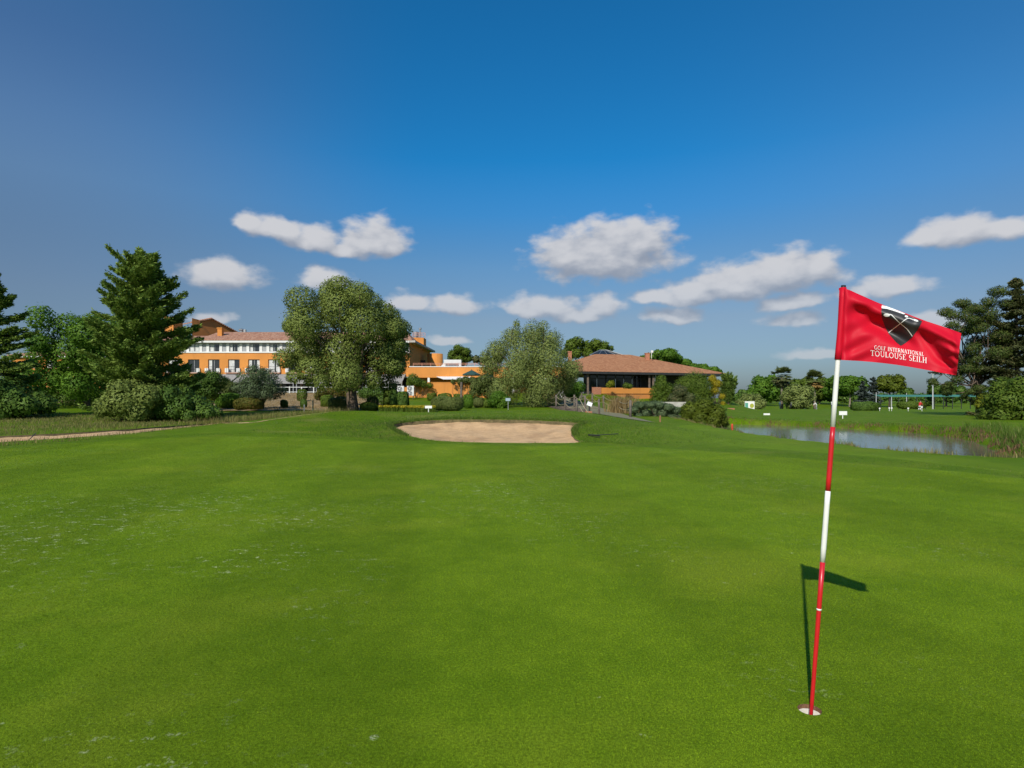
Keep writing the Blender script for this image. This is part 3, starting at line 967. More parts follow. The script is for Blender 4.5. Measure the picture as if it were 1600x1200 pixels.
# ------------------------------------------------------------------ vegetation
leaf_mat('leaf_olive', (0.096, 0.129, 0.026), (0.246, 0.304, 0.072), trans=.22)
leaf_mat('leaf_grey_olive', (0.113, 0.150, 0.038), (0.281, 0.333, 0.096), trans=.22)
leaf_mat('leaf_bright', (0.052, 0.127, 0.013), (0.141, 0.253, 0.027), trans=.32)
leaf_mat('leaf_green', (0.060, 0.111, 0.014), (0.148, 0.204, 0.027), trans=.28)
leaf_mat('leaf_dark', (0.043, 0.092, 0.016), (0.120, 0.196, 0.032), trans=.2)
leaf_mat('leaf_conifer', (0.075, 0.141, 0.025), (0.242, 0.331, 0.059), trans=.18)
leaf_mat('leaf_spruce', (0.048, 0.070, 0.026), (0.144, 0.154, 0.058), warm=(.13, .09, .04), trans=.15)
leaf_mat('leaf_shrub', (0.063, 0.098, 0.021), (0.172, 0.201, 0.057), trans=.25)
leaf_mat('leaf_juniper', (.062, .098, .042), (.140, .190, .090), trans=.15)
leaf_mat('leaf_blue', (0.052, 0.069, 0.057), (0.115, 0.144, 0.127), trans=.12)
leaf_mat('leaf_yellow', (0.230, 0.196, 0.014), (0.483, 0.391, 0.029), trans=.3)
leaf_mat('leaf_lime', (0.115, 0.149, 0.011), (0.276, 0.287, 0.025), trans=.3)
leaf_mat('leaf_red', (0.115, 0.057, 0.021), (0.230, 0.103, 0.034), trans=.25)
leaf_mat('leaf_palm', (0.057, 0.086, 0.023), (0.138, 0.161, 0.046), trans=.2)
leaf_mat('leaf_palm_dry', (0.184, 0.115, 0.034), (0.391, 0.253, 0.081), trans=.2)
leaf_mat('leaf_pine', (0.036, 0.062, 0.012), (0.102, 0.138, 0.030), warm=(.13, .10, .04), trans=.18)
leaf_mat('leaf_berry', (.060, .090, .008), (.150, .185, .022), trans=.28)
leaf_mat('leaf_tips', (.060, .075, .012), (.150, .150, .028), warm=(.22, .10, .03), trans=.25)
leaf_mat('leaf_dry', (0.230, 0.172, 0.069), (0.460, 0.368, 0.172), trans=.2)
leaf_mat('blade_green', (.055, .11, .012), (.13, .20, .03), warm=(.28, .24, .10), trans=.3)
leaf_mat('blade_mixed', (.10, .11, .025), (.26, .24, .08), warm=(.40, .31, .14), trans=.3)
leaf_mat('blade_dry', (.20, .14, .06), (.38, .28, .13), trans=.25)
leaf_mat('blade_rust', (.11, .065, .035), (.22, .13, .07), trans=.2)
simple('bark', (.105, .075, .052), .95, .4, 5, bmp=.9, bscale=14)
simple('bark_pale', (.20, .165, .125), .95, .3, 5, bmp=.7, bscale=18)

def unit(v): return v / (np.linalg.norm(v, axis=1, keepdims=True) + 1e-9)

def leaves(C, nrm, size, elong, rng, along=None):
    """diamond leaves at C (N,3) with normals nrm"""
    N = len(C)
    A = along if along is not None else unit(np.cross(nrm, rng.normal(size=(N, 3))))
    B = unit(np.cross(nrm, A))
    s = (size * (.65 + .7 * rng.random(N)))[:, None]
    a, b = A * s * .5, B * s * elong * .5
    V = np.stack([C - a, C - b, C + a, C + b], 1).reshape(-1, 3)
    F_ = np.arange(4 * N).reshape(N, 4)
    return V, F_

def soft_normals(o, N):
    """leaves shade with the roundness of the clump they belong to"""
    if len(o.data.vertices) == len(N):
        o.data.normals_split_custom_set_from_vertices(N.astype(np.float32))
    return o

def lobe_leaves(lobes, n, size, elong, rng, shell=.5, outward=.75, droop=0.0, fuzz=.09):
    """lobes: (x,y,z,rx,ry,rz); leaves sit towards the skin of every lobe"""
    L = np.array(lobes, float)
    w = (L[:, 3] * L[:, 5] + L[:, 3] * L[:, 4]); w = w / w.sum()
    k = rng.choice(len(L), n, p=w)
    d = unit(rng.normal(size=(n, 3)))
    r = (shell + (1 - shell) * rng.random(n) ** .5) * (1 + fuzz * rng.normal(size=n))
    C = L[k, :3] + d * L[k, 3:6] * r[:, None]
    if droop:
        C[:, 2] -= droop * rng.random(n) ** 2 * L[k, 5]
    nrm = unit(d * outward * 1.5 + np.array([0, 0, .35]) + unit(rng.normal(size=(n, 3))) * .9)
    V, F_ = leaves(C, nrm, size, elong, rng)
    soft = unit(d * .9 + nrm * .55 + np.array([0, 0, .1]))
    return V, F_, np.repeat(soft, 4, axis=0)

def px_lobes(pl, Y, base, rng, depth=1.0, copies=2, squash=.9, jitter=.15):
    """lobes given as they appear (x, y, radius in pixels) at distance Y -> lobes about the tree's foot, spread in depth"""
    xs = np.array([p[0] for p in pl], float); rs = np.array([p[2] for p in pl], float)
    cx = (xs.min() + xs.max()) / 2; half = ((xs + rs).max() - (xs - rs).min()) / 2
    out = []
    for (x, y, r) in pl:
        ch = math.sqrt(max(.05, 1 - min(1, abs(x - cx) / half) ** 2)) * half / FPX * Y * depth
        rr = r / FPX * Y
        for c in range(copies):
            dy = (rng.random() * 2 - 1) * max(0, ch - rr * .5) if copies == 1 else (-1 if c % 2 == 0 else 1) * rng.random() ** .6 * max(0, ch - rr * .6)
            p = W(x + jitter * r * rng.normal(), y + jitter * r * rng.normal(), Y) - base
            out.append((p.x, p.y + dy, p.z, rr * (.85 + .3 * rng.random()), rr * (.85 + .3 * rng.random()), rr * squash * (.85 + .3 * rng.random())))
    return out

def limb(mb, a, b, r0, r1, rng, n=5, bend=.12, sides=7):
    a, b = Vector(a), Vector(b); L = (b - a).length
    pts = []
    off = Vector(rng.normal(size=3)) * bend * L
    for k in range(n + 1):
        s = k / n
        pts.append(a.lerp(b, s) + off * math.sin(math.pi * s))
    mb.tube(pts, [r0 + (r1 - r0) * k / n for k in range(n + 1)], sides)

def make_tree(name, label, Y, base_px, lobes_px, leaf, n, size, elong=.5, trunk_r=.2, seed=1, bark='bark', copies=2, depth=1.0,
              fork=.35, group=None, cat='tree', shell=.5, droop=0.0, squash=.9, stems=1, sink=.05, outward=.75, lobe_scale=1.0):
    rng = np.random.default_rng(seed)
    bx_ = wx(base_px, Y)
    base = Vector((bx_, Y, hz(bx_, Y) - sink))
    root = empty(name, base); tag(root, label, cat, group)
    lobes = px_lobes([(x_, y_, r_ * lobe_scale) for x_, y_, r_ in lobes_px], Y, base, rng, depth, copies, squash)
    V, F_, SN = lobe_leaves(lobes, n, size, elong, rng, shell, outward, droop)
    lo = min(l[2] for l in lobes)
    mb = MB()
    cen = Vector((np.mean([l[0] for l in lobes]), np.mean([l[1] for l in lobes]), 0))
    zt = max(l[2] for l in lobes)
    for s in range(stems):
        a0 = Vector((.35 * trunk_r * stems * math.cos(2.4 * s), .35 * trunk_r * stems * math.sin(2.4 * s), 0))
        zf = max(lo * fork * 2, .25)
        top = Vector((cen.x * .25 + (0 if stems == 1 else .9 * math.cos(2.4 * s)), cen.y * .25 + (0 if stems == 1 else .9 * math.sin(2.4 * s)), max(zf, zt * .45)))
        pts = [a0 + Vector((0, 0, -.1)), a0 + Vector((0, 0, .15)), a0.lerp(top, .4) + Vector(rng.normal(size=3)) * .08, top]
        mb.tube(pts, [trunk_r * 1.35, trunk_r * 1.05, trunk_r * .85, trunk_r * .5], 10)
        for l in lobes[s::stems]:
            st = a0.lerp(top, .45 + .5 * rng.random())
            limb(mb, st, (l[0], l[1], l[2]), trunk_r * .32, .02, rng)
    mb.build('trunk', M[bark], root, True)
    soft_normals(np_mesh('crown', V, F_, M[leaf], root, True), SN)
    return root

def make_conifer(name, label, Y, base_px, top_px, half_px, prof, leaf, nb, per, size, seed, rise=.3, sag=.1, group=None, bark='bark',
                 leaders=1, clear=.03, trunk_r=.22, lean=0.0, elong=.34, sink=.05):
    """trunk with whorled branches, each carrying flat sprays of needles"""
    rng = np.random.default_rng(seed)
    bx_ = wx(base_px, Y)
    base = Vector((bx_, Y, hz(bx_, Y) - sink))
    root = empty(name, base); tag(root, label, 'tree', group)
    top = W(top_px[0], top_px[1], Y) - base
    Ht = top.z; Rm = half_px / FPX * Y
    mb = MB()
    pts = [Vector((0, 0, -.1))] + [Vector((top.x * s, 0, Ht * s)) for s in (.03, .25, .5, .75, 1.0)]
    mb.tube(pts, [trunk_r * 1.3, trunk_r * 1.1, trunk_r * .85, trunk_r * .6, trunk_r * .35, .015], 9)
    Cs, Ns, As = [], [], []
    for k in range(nb):
        t = clear + (1 - clear) * (k + rng.random()) / nb
        if rng.random() < .06: continue
        Lr = np.interp(t, [p[0] for p in prof], [p[1] for p in prof]) * Rm * (.55 + .6 * rng.random() ** .8)
        az = 2.39996 * k + rng.normal() * .6
        t = min(1, max(clear, t + .03 * rng.normal()))
        d = np.array([math.cos(az), math.sin(az), 0])
        st = np.array([top.x * t, 0, Ht * t])
        rz = rise * (.7 + .6 * rng.random()) + .14 * rng.normal() + .45 * t ** 3
        end = st + d * Lr + np.array([0, 0, Lr * rz])
        mid_ = (st + end) / 2 - np.array([0, 0, sag * Lr])
        q = np.linspace(0, 1, 6)[:, None]
        curve = (1 - q) ** 2 * st + 2 * q * (1 - q) * mid_ + q ** 2 * end
        mb.tube([Vector(c) for c in curve], [.02 + .035 * (1 - t) * (1 - i_ / 5) for i_ in range(6)], 4, cap=False)
        n = int(per * (.35 + Lr / Rm))
        s = .12 + .9 * rng.random(n) ** .8
        s = np.minimum(s, 1.03)[:, None]
        P0 = (1 - s) ** 2 * st + 2 * s * (1 - s) * mid_ + s ** 2 * end
        lat = np.array([-d[1], d[0], 0])
        side = rng.normal(size=(n, 1))
        wid = .30 * Lr * (1.05 - s) + .10
        dirb = unit((end - st)[None, :] * np.ones((n, 1)))
        Cc = P0 + lat * side * wid * .6 + rng.normal(size=(n, 3)) * .05 * np.array([1, 1, 1.6]) + np.array([0, 0, -1]) * np.abs(side) * wid * sag
        al = unit(dirb * .8 + lat * np.sign(side) * .7 + rng.normal(size=(n, 3)) * .35)
        nr_ = unit(np.array([[0, 0, 1.0]]) * .7 + rng.normal(size=(n, 3)) * .6)
        nr_ = unit(nr_ - al * np.sum(nr_ * al, 1, keepdims=True))
        Cs.append(Cc); Ns.append(nr_); As.append(al)
    V, F_ = leaves(np.concatenate(Cs), np.concatenate(Ns), size, elong, rng, np.concatenate(As))
    mb.build('trunk', M[bark], root, True)
    np_mesh('crown', V, F_, M[leaf], root)
    return root

def make_shrub(name, label, Y, lobes_px, leaf, n, size, seed, zbase=None, elong=.55, copies=2, depth=.7, group=None, cat='shrub', shell=.55, droop=0, outward=.9, squash=.95):
    rng = np.random.default_rng(seed)
    cx = np.mean([p[0] for p in lobes_px]); bx_ = wx(cx, Y)
    base = Vector((bx_, Y, hz(bx_, Y) - .04 if zbase is None else zbase))
    root = empty(name, base); tag(root, label, cat, group)
    lobes = px_lobes(lobes_px, Y, base, rng, depth, copies, squash, .06)
    V, F_, SN = lobe_leaves(lobes, n, size, elong, rng, shell, outward, droop)
    V[:, 2] = np.maximum(V[:, 2], -.15)
    mb = MB()
    for l in lobes:
        limb(mb, (l[0] * .3, l[1] * .3, -.05), (l[0], l[1], max(l[2], .1)), .035, .01, rng, 3, .1, 5)
    mb.build('stem', M['bark'], root, True)
    soft_normals(np_mesh('foliage', V, F_, M[leaf], root, True), SN)
    return root

def make_hedge(name, label, Y, x0, x1, y0, y1, leaf, n, size, seed, deep=None, group=None, top_leaf=None, roundness=.25, cat='hedge'):
    """clipped hedge: a rounded block whose whole skin is leaves"""
    rng = np.random.default_rng(seed)
    w = (x1 - x0) / FPX * Y; h = (y1 - y0) / FPX * Y
    deep = deep or max(.6, min(w, 1.4))
    cx = wx((x0 + x1) / 2, Y)
    zb = min(wz(y1, Y), hz(cx, Y + deep / 2) + .05)
    h = wz(y0, Y) - zb
    root = empty(name, (cx, Y + deep / 2, zb)); tag(root, label, cat, group)
    P_ = 2.0 / max(roundness, .05) if roundness < 1 else 2.0
    d = unit(rng.normal(size=(n, 3)))
    e = 2.0 + 3.5 * (1 - roundness)
    k = (np.abs(d) ** e).sum(1) ** (-1 / e)
    C = d * k[:, None] * (1 - .16 * rng.random(n) ** 2)[:, None] * (1 + .025 * rng.normal(size=n))[:, None]
    C = C * np.array([w / 2, deep / 2, h / 2]) + np.array([0, 0, h / 2])
    C += .05 * np.sin(C[:, [1, 2, 0]] * 3.1 + seed)
    nrm = unit(d * 1.1 + unit(rng.normal(size=(n, 3))) * .8)
    V, F_ = leaves(C, nrm, size, .6, rng)
    soft_normals(np_mesh('foliage', V, F_, M[leaf], root, True), np.repeat(unit(d * .8 + nrm * .7), 4, axis=0))
    # woody inside
    mb = MB()
    for q in range(max(3, int(w / .5))):
        x = -w / 2 * .8 + w * .8 * (q + .5) / max(3, int(w / .5))
        limb(mb, (x, 0, -.1), (x + .1 * rng.normal(), .1 * rng.normal(), h * .75), .03, .012, rng, 3, .08, 5)
    mb.build('stem', M['bark'], root, True)
    return root

def blades(name, pts, hgt, width, mat, seed, lean=.35, parent=None):
    """upright grass blades, three corners and a bend"""
    rng = np.random.default_rng(seed)
    N = len(pts)
    h = hgt * (.45 + .9 * rng.random(N))
    az = rng.random(N) * 2 * np.pi
    sd = np.stack([np.cos(az), np.sin(az), 0 * az], 1) * width * (.6 + .8 * rng.random(N))[:, None] / 2
    ln = unit(rng.normal(size=(N, 3)) * np.array([1, 1, 0]) + 1e-6) * (lean * rng.random(N) * h)[:, None]
    up = np.stack([0 * h, 0 * h, h], 1)
    P0 = pts
    V = np.stack([P0 - sd, P0 + sd, P0 + up * .55 + ln * .3 + sd * .7, P0 + up * .55 + ln * .3 - sd * .7, P0 + up * .95 + ln], 1).reshape(-1, 3)
    b_ = np.arange(N)[:, None] * 5
    T = np.concatenate([b_ + np.array([[0, 1, 2]]), b_ + np.array([[0, 2, 3]]), b_ + np.array([[3, 2, 4]])], 0)
    return np_mesh(name, V, T, M[mat], parent)

# big trees ------------------------------------------------------
make_tree('evergreen_oak', 'large rounded olive green tree with thick trunk in front of the orange hotel', 46, 549,
  [(517,460,26),(488,478,28),(545,455,22),(572,470,28),(602,486,26),(468,506,26),(620,512,22),(535,495,40),(585,512,38),(496,520,36),(478,548,34),(610,548,27),
   (458,562,22),(540,545,38),(596,562,34),(500,578,28),(560,584,28),(614,572,20),(454,510,14),(474,592,15),(524,598,16),(592,594,17),(545,600,14),(614,520,22),(628,538,11)],
  'leaf_olive', 100000, .15, .5, .42, 11, copies=2, depth=.9, fork=.3, shell=.66, lobe_scale=.82)
make_tree('willow_tree', 'wide grey green feathery tree between the hotel wing and the clubhouse', 60, 838,
  [(800,524,17),(832,522,18),(862,530,18),(778,545,18),(816,552,30),(856,556,28),(888,572,17),(770,572,17),(806,584,26),(846,592,28),(882,598,17),(756,556,9),(790,610,20),(835,616,20),(868,616,15),(895,590,9),(845,515,8),(808,512,7)],
  'leaf_grey_olive', 70000, .18, .34, .26, 12, copies=2, depth=.9, stems=2, shell=.35, droop=.5, squash=1.0)
make_conifer('fir_tree', 'tall dark green conifer with broad upswept branches left of the hotel', 40, 228, (222, 404), 82,
  [(0,.92),(.15,1.0),(.3,1.0),(.5,.84),(.7,.64),(.85,.46),(.95,.28),(1,.10)], 'leaf_conifer', 230, 620, .23, 21, rise=.34, sag=.05, trunk_r=.24)
make_conifer('fir_tree', 'dark conifer cut by the left edge of the photograph', 42, -14, (-12, 428), 66,
  [(0,1.0),(.2,1.0),(.45,.78),(.7,.55),(.9,.26),(1,.05)], 'leaf_conifer', 110, 480, .27, 22, rise=.12, sag=.06, trunk_r=.24)
make_tree('leafy_tree', 'bright green leafy tree between the two left conifers', 56, 135,
  [(125,503,20),(152,506,20),(106,540,20),(172,524,26),(140,552,34),(92,582,26),(186,566,30),(110,602,26),(152,602,28),(70,590,18),(100,560,20),(200,540,24),(140,520,24),(95,540,14)],
  'leaf_bright', 42000, .22, .6, .24, 13)
make_tree('black_pine', 'open clumpy dark pine right of the flag by the practice green', 54, 1527,
  [(1530,466,15),(1512,478,14),(1546,478,15),(1500,490,13),(1494,506,13),(1524,492,20),(1545,504,18),(1512,518,18),(1540,530,20),(1504,545,14),(1528,552,20),(1552,556,17),(1494,576,13),(1522,580,18),(1566,520,14),(1568,560,16),(1510,560,16),
   (1478,594,10),(1504,604,12),(1545,588,14),(1468,600,6),(1488,612,9),(1556,530,14),(1515,618,8)],
  'leaf_pine', 52000, .17, .32, .22, 14, lobe_scale=.86, shell=.3, copies=2, depth=.9, fork=.2, squash=.7)
make_conifer('spruce_tree', 'tall brownish green spruce cut by the right edge of the photograph', 52, 1590, (1588, 438), 58,
  [(0,1.0),(.2,.95),(.45,.74),(.7,.5),(.88,.24),(1,.04)], 'leaf_spruce', 170, 480, .24, 23, rise=-.10, sag=.10, trunk_r=.22)
make_shrub('broad_bush', 'large loose green bush below the spruce at the right edge', 43, [(1562,625,24),(1588,618,28),(1580,642,24),(1552,648,16),(1604,640,26),(1575,604,16)],
  'leaf_green', 16000, .2, 31)
make_shrub('golden_bush', 'small yellow green bush at the foot of the black pine', 50, [(1541,626,11),(1534,632,9),(1548,634,9)], 'leaf_lime', 2600, .16, 32)

# shrubs and small trees at the left
make_shrub('oleander_shrub', 'pale leaved spreading shrub under the tall left conifer', 37, [(205,626,27),(182,634,20),(230,622,23),(166,641,12),(202,606,16),(222,640,19)], 'leaf_olive', 15000, .17, 41)
make_shrub('dark_shrub', 'dark green shrub mass right of the tall left conifer foot', 38, [(262,634,21),(284,640,17),(298,632,17),(318,643,13),(276,618,17),(332,646,9),(308,650,11)], 'leaf_dark', 13000, .17, 42)
make_shrub('bushy_laurel', 'dark bush standing before the hotel left of the small olive', 52, [(320,598,18),(336,594,14),(308,612,18),(330,610,16)], 'leaf_dark', 7000, .18, 43)
make_shrub('tall_shrub', 'slim pale shrub beside the small olive tree', 58, [(350,600,11),(360,606,12),(353,615,10)], 'leaf_shrub', 4000, .16, 44)
make_tree('olive_tree', 'small grey green olive tree with forked trunk on the garden lawn', 54, 404,
  [(395,590,14),(412,588,15),(385,602,14),(425,600,13),(402,606,18),(420,613,14),(388,617,12),(405,578,8),(432,608,8),(376,608,8)], 'leaf_juniper', 13000, .16, .4, .11, 45, stems=2, fork=.5, shell=.4)
make_shrub('low_hedge_shrub', 'dark low shrubbery behind the leafy left tree', 60, [(60,618,18),(95,622,16),(125,620,18),(150,622,16),(110,610,16)], 'leaf_dark', 8000, .2, 46)
make_shrub('corner_bush', 'dark bushes at the foot of the left edge conifer', 41, [(10,620,30),(38,628,22),(60,634,14),(20,640,20),(-20,628,30)], 'leaf_dark', 11000, .2, 47)
# ------------------------------------------------------------------ buildings
def plaster(name, c, var=.1):
    m, t, b = new_mat(name)
    co = nd(t, 'ShaderNodeTexCoord').outputs['Object']
    n = noise(t, .35, 5, .6, co)
    st = noise(t, 1.1, 4, .6, vmath(t, 'MULTIPLY', co, (1.6, 1.6, .18)).outputs[0])
    col = mixc(t, maprange(t, n, .3, .7, 0, 1), tuple(x * (1 - var) for x in c), tuple(min(1, x * (1 + var * .6)) for x in c))
    col = mixc(t, maprange(t, st, .52, .78, 0, .35), col, tuple(x * .62 for x in c))
    t.links.new(col, b.inputs['Base Color']); b.inputs['Roughness'].default_value = .9
    bump(t, b, noise(t, 22, 3, .6, co), .25, .02)
    return m
plaster('orange_plaster', (.62, .245, .05))
plaster('shaded_plaster', (.52, .20, .05))  # orange plaster darkened: shade of gable and recess put into the colour
plaster('pink_plaster', (.50, .30, .22))
plaster('white_plaster', (.74, .73, .70), .05)
simple('trim_white', (.66, .66, .64), .6, .05, 2)
simple('frame_grey', (.30, .31, .32), .5, .1, 4)
simple('dark_metal', (.035, .034, .033), .45, .2, 4)
simple('unlit_black', (.03, .028, .026), .9, .3, 1)  # near-black colour stands in for the shade inside rooms and openings
simple('curtain', (.55, .56, .54), .9, .15, 3)
simple('awning_grey', (.27, .26, .25), .9, .12, 2, bmp=.2, bscale=10)
simple('awning_white', (.80, .79, .78), .8, .05, 2)
simple('concrete', (.40, .38, .34), .9, .15, 2, bmp=.3)
simple('salmon_rail', (.60, .25, .15), .5, .1, 4)
simple('timber', (.13, .095, .07), .85, .35, 3, bmp=.5, bscale=20)
simple('zinc', (.36, .37, .38), .4, .15, 3, metal=.6)
simple('parasol_green', (.022, .065, .055), .8, .15, 3)
m, t, b = new_mat('glass')
b.inputs['Base Color'].default_value = (.022, .026, .030, 1); b.inputs['Roughness'].default_value = .05
b.inputs['Specular IOR Level'].default_value = .7
co = nd(t, 'ShaderNodeTexCoord').outputs['Object']
bump(t, b, noise(t, .8, 2, .5, co), .03, .05)

def tile_mat(name, c1, c2, c3, axis=0, pitch=.22, row=.36, relief=.9):
    """canal tiles: rolls running down the slope, courses across it, every tile its own tone"""
    m, t, b = new_mat(name)
    co = nd(t, 'ShaderNodeTexCoord').outputs['Object']
    sp = nd(t, 'ShaderNodeSeparateXYZ'); t.links.new(co, sp.inputs[0])
    a, c = (sp.outputs[0], sp.outputs[1]) if axis == 0 else (sp.outputs[1], sp.outputs[0])
    roll = math_n(t, 'ABSOLUTE', math_n(t, 'SINE', math_n(t, 'MULTIPLY', a, math.pi / pitch)))
    fr = math_n(t, 'FRACT', math_n(t, 'DIVIDE', c, row))
    ca = math_n(t, 'FLOOR', math_n(t, 'DIVIDE', a, pitch)); cc = math_n(t, 'FLOOR', math_n(t, 'DIVIDE', c, row))
    cb = nd(t, 'ShaderNodeCombineXYZ'); t.links.new(ca, cb.inputs[0]); t.links.new(cc, cb.inputs[1])
    wn = nd(t, 'ShaderNodeTexWhiteNoise', noise_dimensions='3D'); t.links.new(cb.outputs[0], wn.inputs['Vector'])
    col = mixc(t, maprange(t, wn.outputs['Value'], .15, .9, 0, 1, False), c1, c2)
    col = mixc(t, maprange(t, noise(t, .5, 4, .6, co), .45, .7, 0, .6), col, c3)
    col = mixc(t, maprange(t, noise(t, 3.5, 4, .7, co), .56, .72, 0, .55), col, tuple(x * .45 for x in c1))
    t.links.new(col, b.inputs['Base Color']); b.inputs['Roughness'].default_value = .9
    bump(t, b, math_n(t, 'ADD', roll, math_n(t, 'MULTIPLY', fr, .5)), relief, .06)
    return m
tile_mat('roof_tiles', (.33, .145, .085), (.50, .28, .18), (.40, .22, .15))
tile_mat('club_tiles', (.33, .135, .058), (.43, .20, .092), (.39, .18, .082), pitch=.3, row=.4, relief=.6)
m, t, b = new_mat('brick')
co = nd(t, 'ShaderNodeTexCoord').outputs['Object']
bk = nd(t, 'ShaderNodeTexBrick'); bk.inputs['Scale'].default_value = 4.0
bk.inputs['Color1'].default_value = (.34, .10, .05, 1); bk.inputs['Color2'].default_value = (.44, .16, .08, 1); bk.inputs['Mortar'].default_value = (.38, .28, .2, 1)
sw = nd(t, 'ShaderNodeSeparateXYZ'); t.links.new(co, sw.inputs[0])
cw = nd(t, 'ShaderNodeCombineXYZ'); t.links.new(math_n(t, 'ADD', sw.outputs[0], sw.outputs[1]), cw.inputs[0]); t.links.new(sw.outputs[2], cw.inputs[1])
t.links.new(cw.outputs[0], bk.inputs['Vector'])
t.links.new(bk.outputs['Color'], b.inputs['Base Color']); b.inputs['Roughness'].default_value = .9

def part(mb, name, mat, root, smooth=False, label=None):
    mats = [M[q] for q in mat] if isinstance(mat, (list, tuple)) else M[mat]
    o = mb.build(name, mats, root, smooth)
    p = root
    if p.parent is None: o.location = -Vector(p.location)
    if label: o['label'] = label
    return o

def facade(mb, x0, x1, y, th, rows, z0, z1):
    """wall of boxes with real openings: rows = [(zb, zt, [(a, b), ...]), ...]"""
    z = z0
    for zb, zt, ops in rows:
        if zb > z: mb.box(x0, x1, y, y + th, z, zb)
        cur = x0
        for a, c in ops:
            if a > cur: mb.box(cur, a, y, y + th, zb, zt)
            cur = c
        if cur < x1: mb.box(cur, x1, y, y + th, zb, zt)
        z = zt
    if z1 > z: mb.box(x0, x1, y, y + th, z, z1)

def window(root, x0, x1, y, z0, z1, kind, rng, frame='frame_grey', mull=1, fw=.06, depth=.22):
    mb = MB(); yy = y + depth
    mb.box(x0, x0 + fw, yy, yy + .06, z0, z1); mb.box(x1 - fw, x1, yy, yy + .06, z0, z1)
    mb.box(x0 + fw, x1 - fw, yy, yy + .06, z0, z0 + fw); mb.box(x0 + fw, x1 - fw, yy, yy + .06, z1 - fw, z1)
    for k in range(mull):
        xm = x0 + (x1 - x0) * (k + 1) / (mull + 1)
        mb.box(xm - fw * .5, xm + fw * .5, yy, yy + .06, z0 + fw, z1 - fw)
    w_ = part(mb, 'window', frame, root)
    for k in range(mull + 1):
        a = x0 + (x1 - x0) * k / (mull + 1) + fw * .6; c = x0 + (x1 - x0) * (k + 1) / (mull + 1) - fw * .6
        MB().box(a, c, yy + .03, yy + .045, z0 + fw * .9, z1 - fw * .9).build('pane', M['glass'], w_)
    # drawn curtains stand just outside the dark of the room, seen through the opened or clear leaf
    for a, c in kind:
        xa, xc = x0 + (x1 - x0) * a + fw, x0 + (x1 - x0) * c - fw * .5
        n = 8; mbc = MB(); v = []; f = []
        for i in range(n + 1):
            x = xa + (xc - xa) * i / n
            dy = .02 * (i % 2)
            v += [(x, yy + .018 - dy * .5, z0 + fw * 1.2), (x, yy + .018 - dy * .5, z1 - fw * 1.2)]
        for i in range(n): f.append((2 * i, 2 * i + 2, 2 * i + 3, 2 * i + 1))
        mbc.add(v, f).build('curtain', M['curtain'], w_)
    return w_

HY = 98.0
hotel = empty('hotel_building', (-36, HY, 2.3))
tag(hotel, 'long orange three storey hotel with tiled roofs and white upper window band', 'hotel')
rng = np.random.default_rng(5)
X0, X1 = -60.0, wx(640, HY)
zE, zTop0, zTop1 = wz(532.5, HY), wz(549.5, HY), wz(537, HY)
zL0, zL1, zG = wz(582, HY), wz(561.5, HY), wz(590, HY)
pitch = 31.35 / FPX * HY
bays = [wx(334, HY) + pitch * k for k in range(-3, 10)]
bays = [c for c in bays if c + 1.2 < X1 and c - 1.2 > X0]
wall = MB()
ww = 1.86
facade(wall, X0, X1, HY, .4, [(zL0, zL1, [(c - ww / 2, c + ww / 2) for c in bays])], zG, zTop0 - .2)
wall.box(X0, X0 + .4, HY + .4, HY + 14, zG - 3, zE - .2)                       # far end wall
part(wall, 'wall', 'orange_plaster', hotel)
up = MB()
ow = 1.55
facade(up, X0, X1, HY + .25, .2, [(zTop0 + .02, zTop1, [(c - ow / 2, c + ow / 2) for c in bays])], zTop0 - .2, zE - .35)
part(up, 'upper_band', 'frame_grey', hotel)
sill = MB().box(X0 - .1, X1 + .1, HY - .12, HY + .245, zTop0 - .198, zTop0 + .015)
part(sill, 'sill_band', 'white_plaster', hotel)
fas = MB().box(X0 - .5, X1 + .35, HY - .55, HY + .6, zE - .33, zE)
part(fas, 'fascia', 'trim_white', hotel)
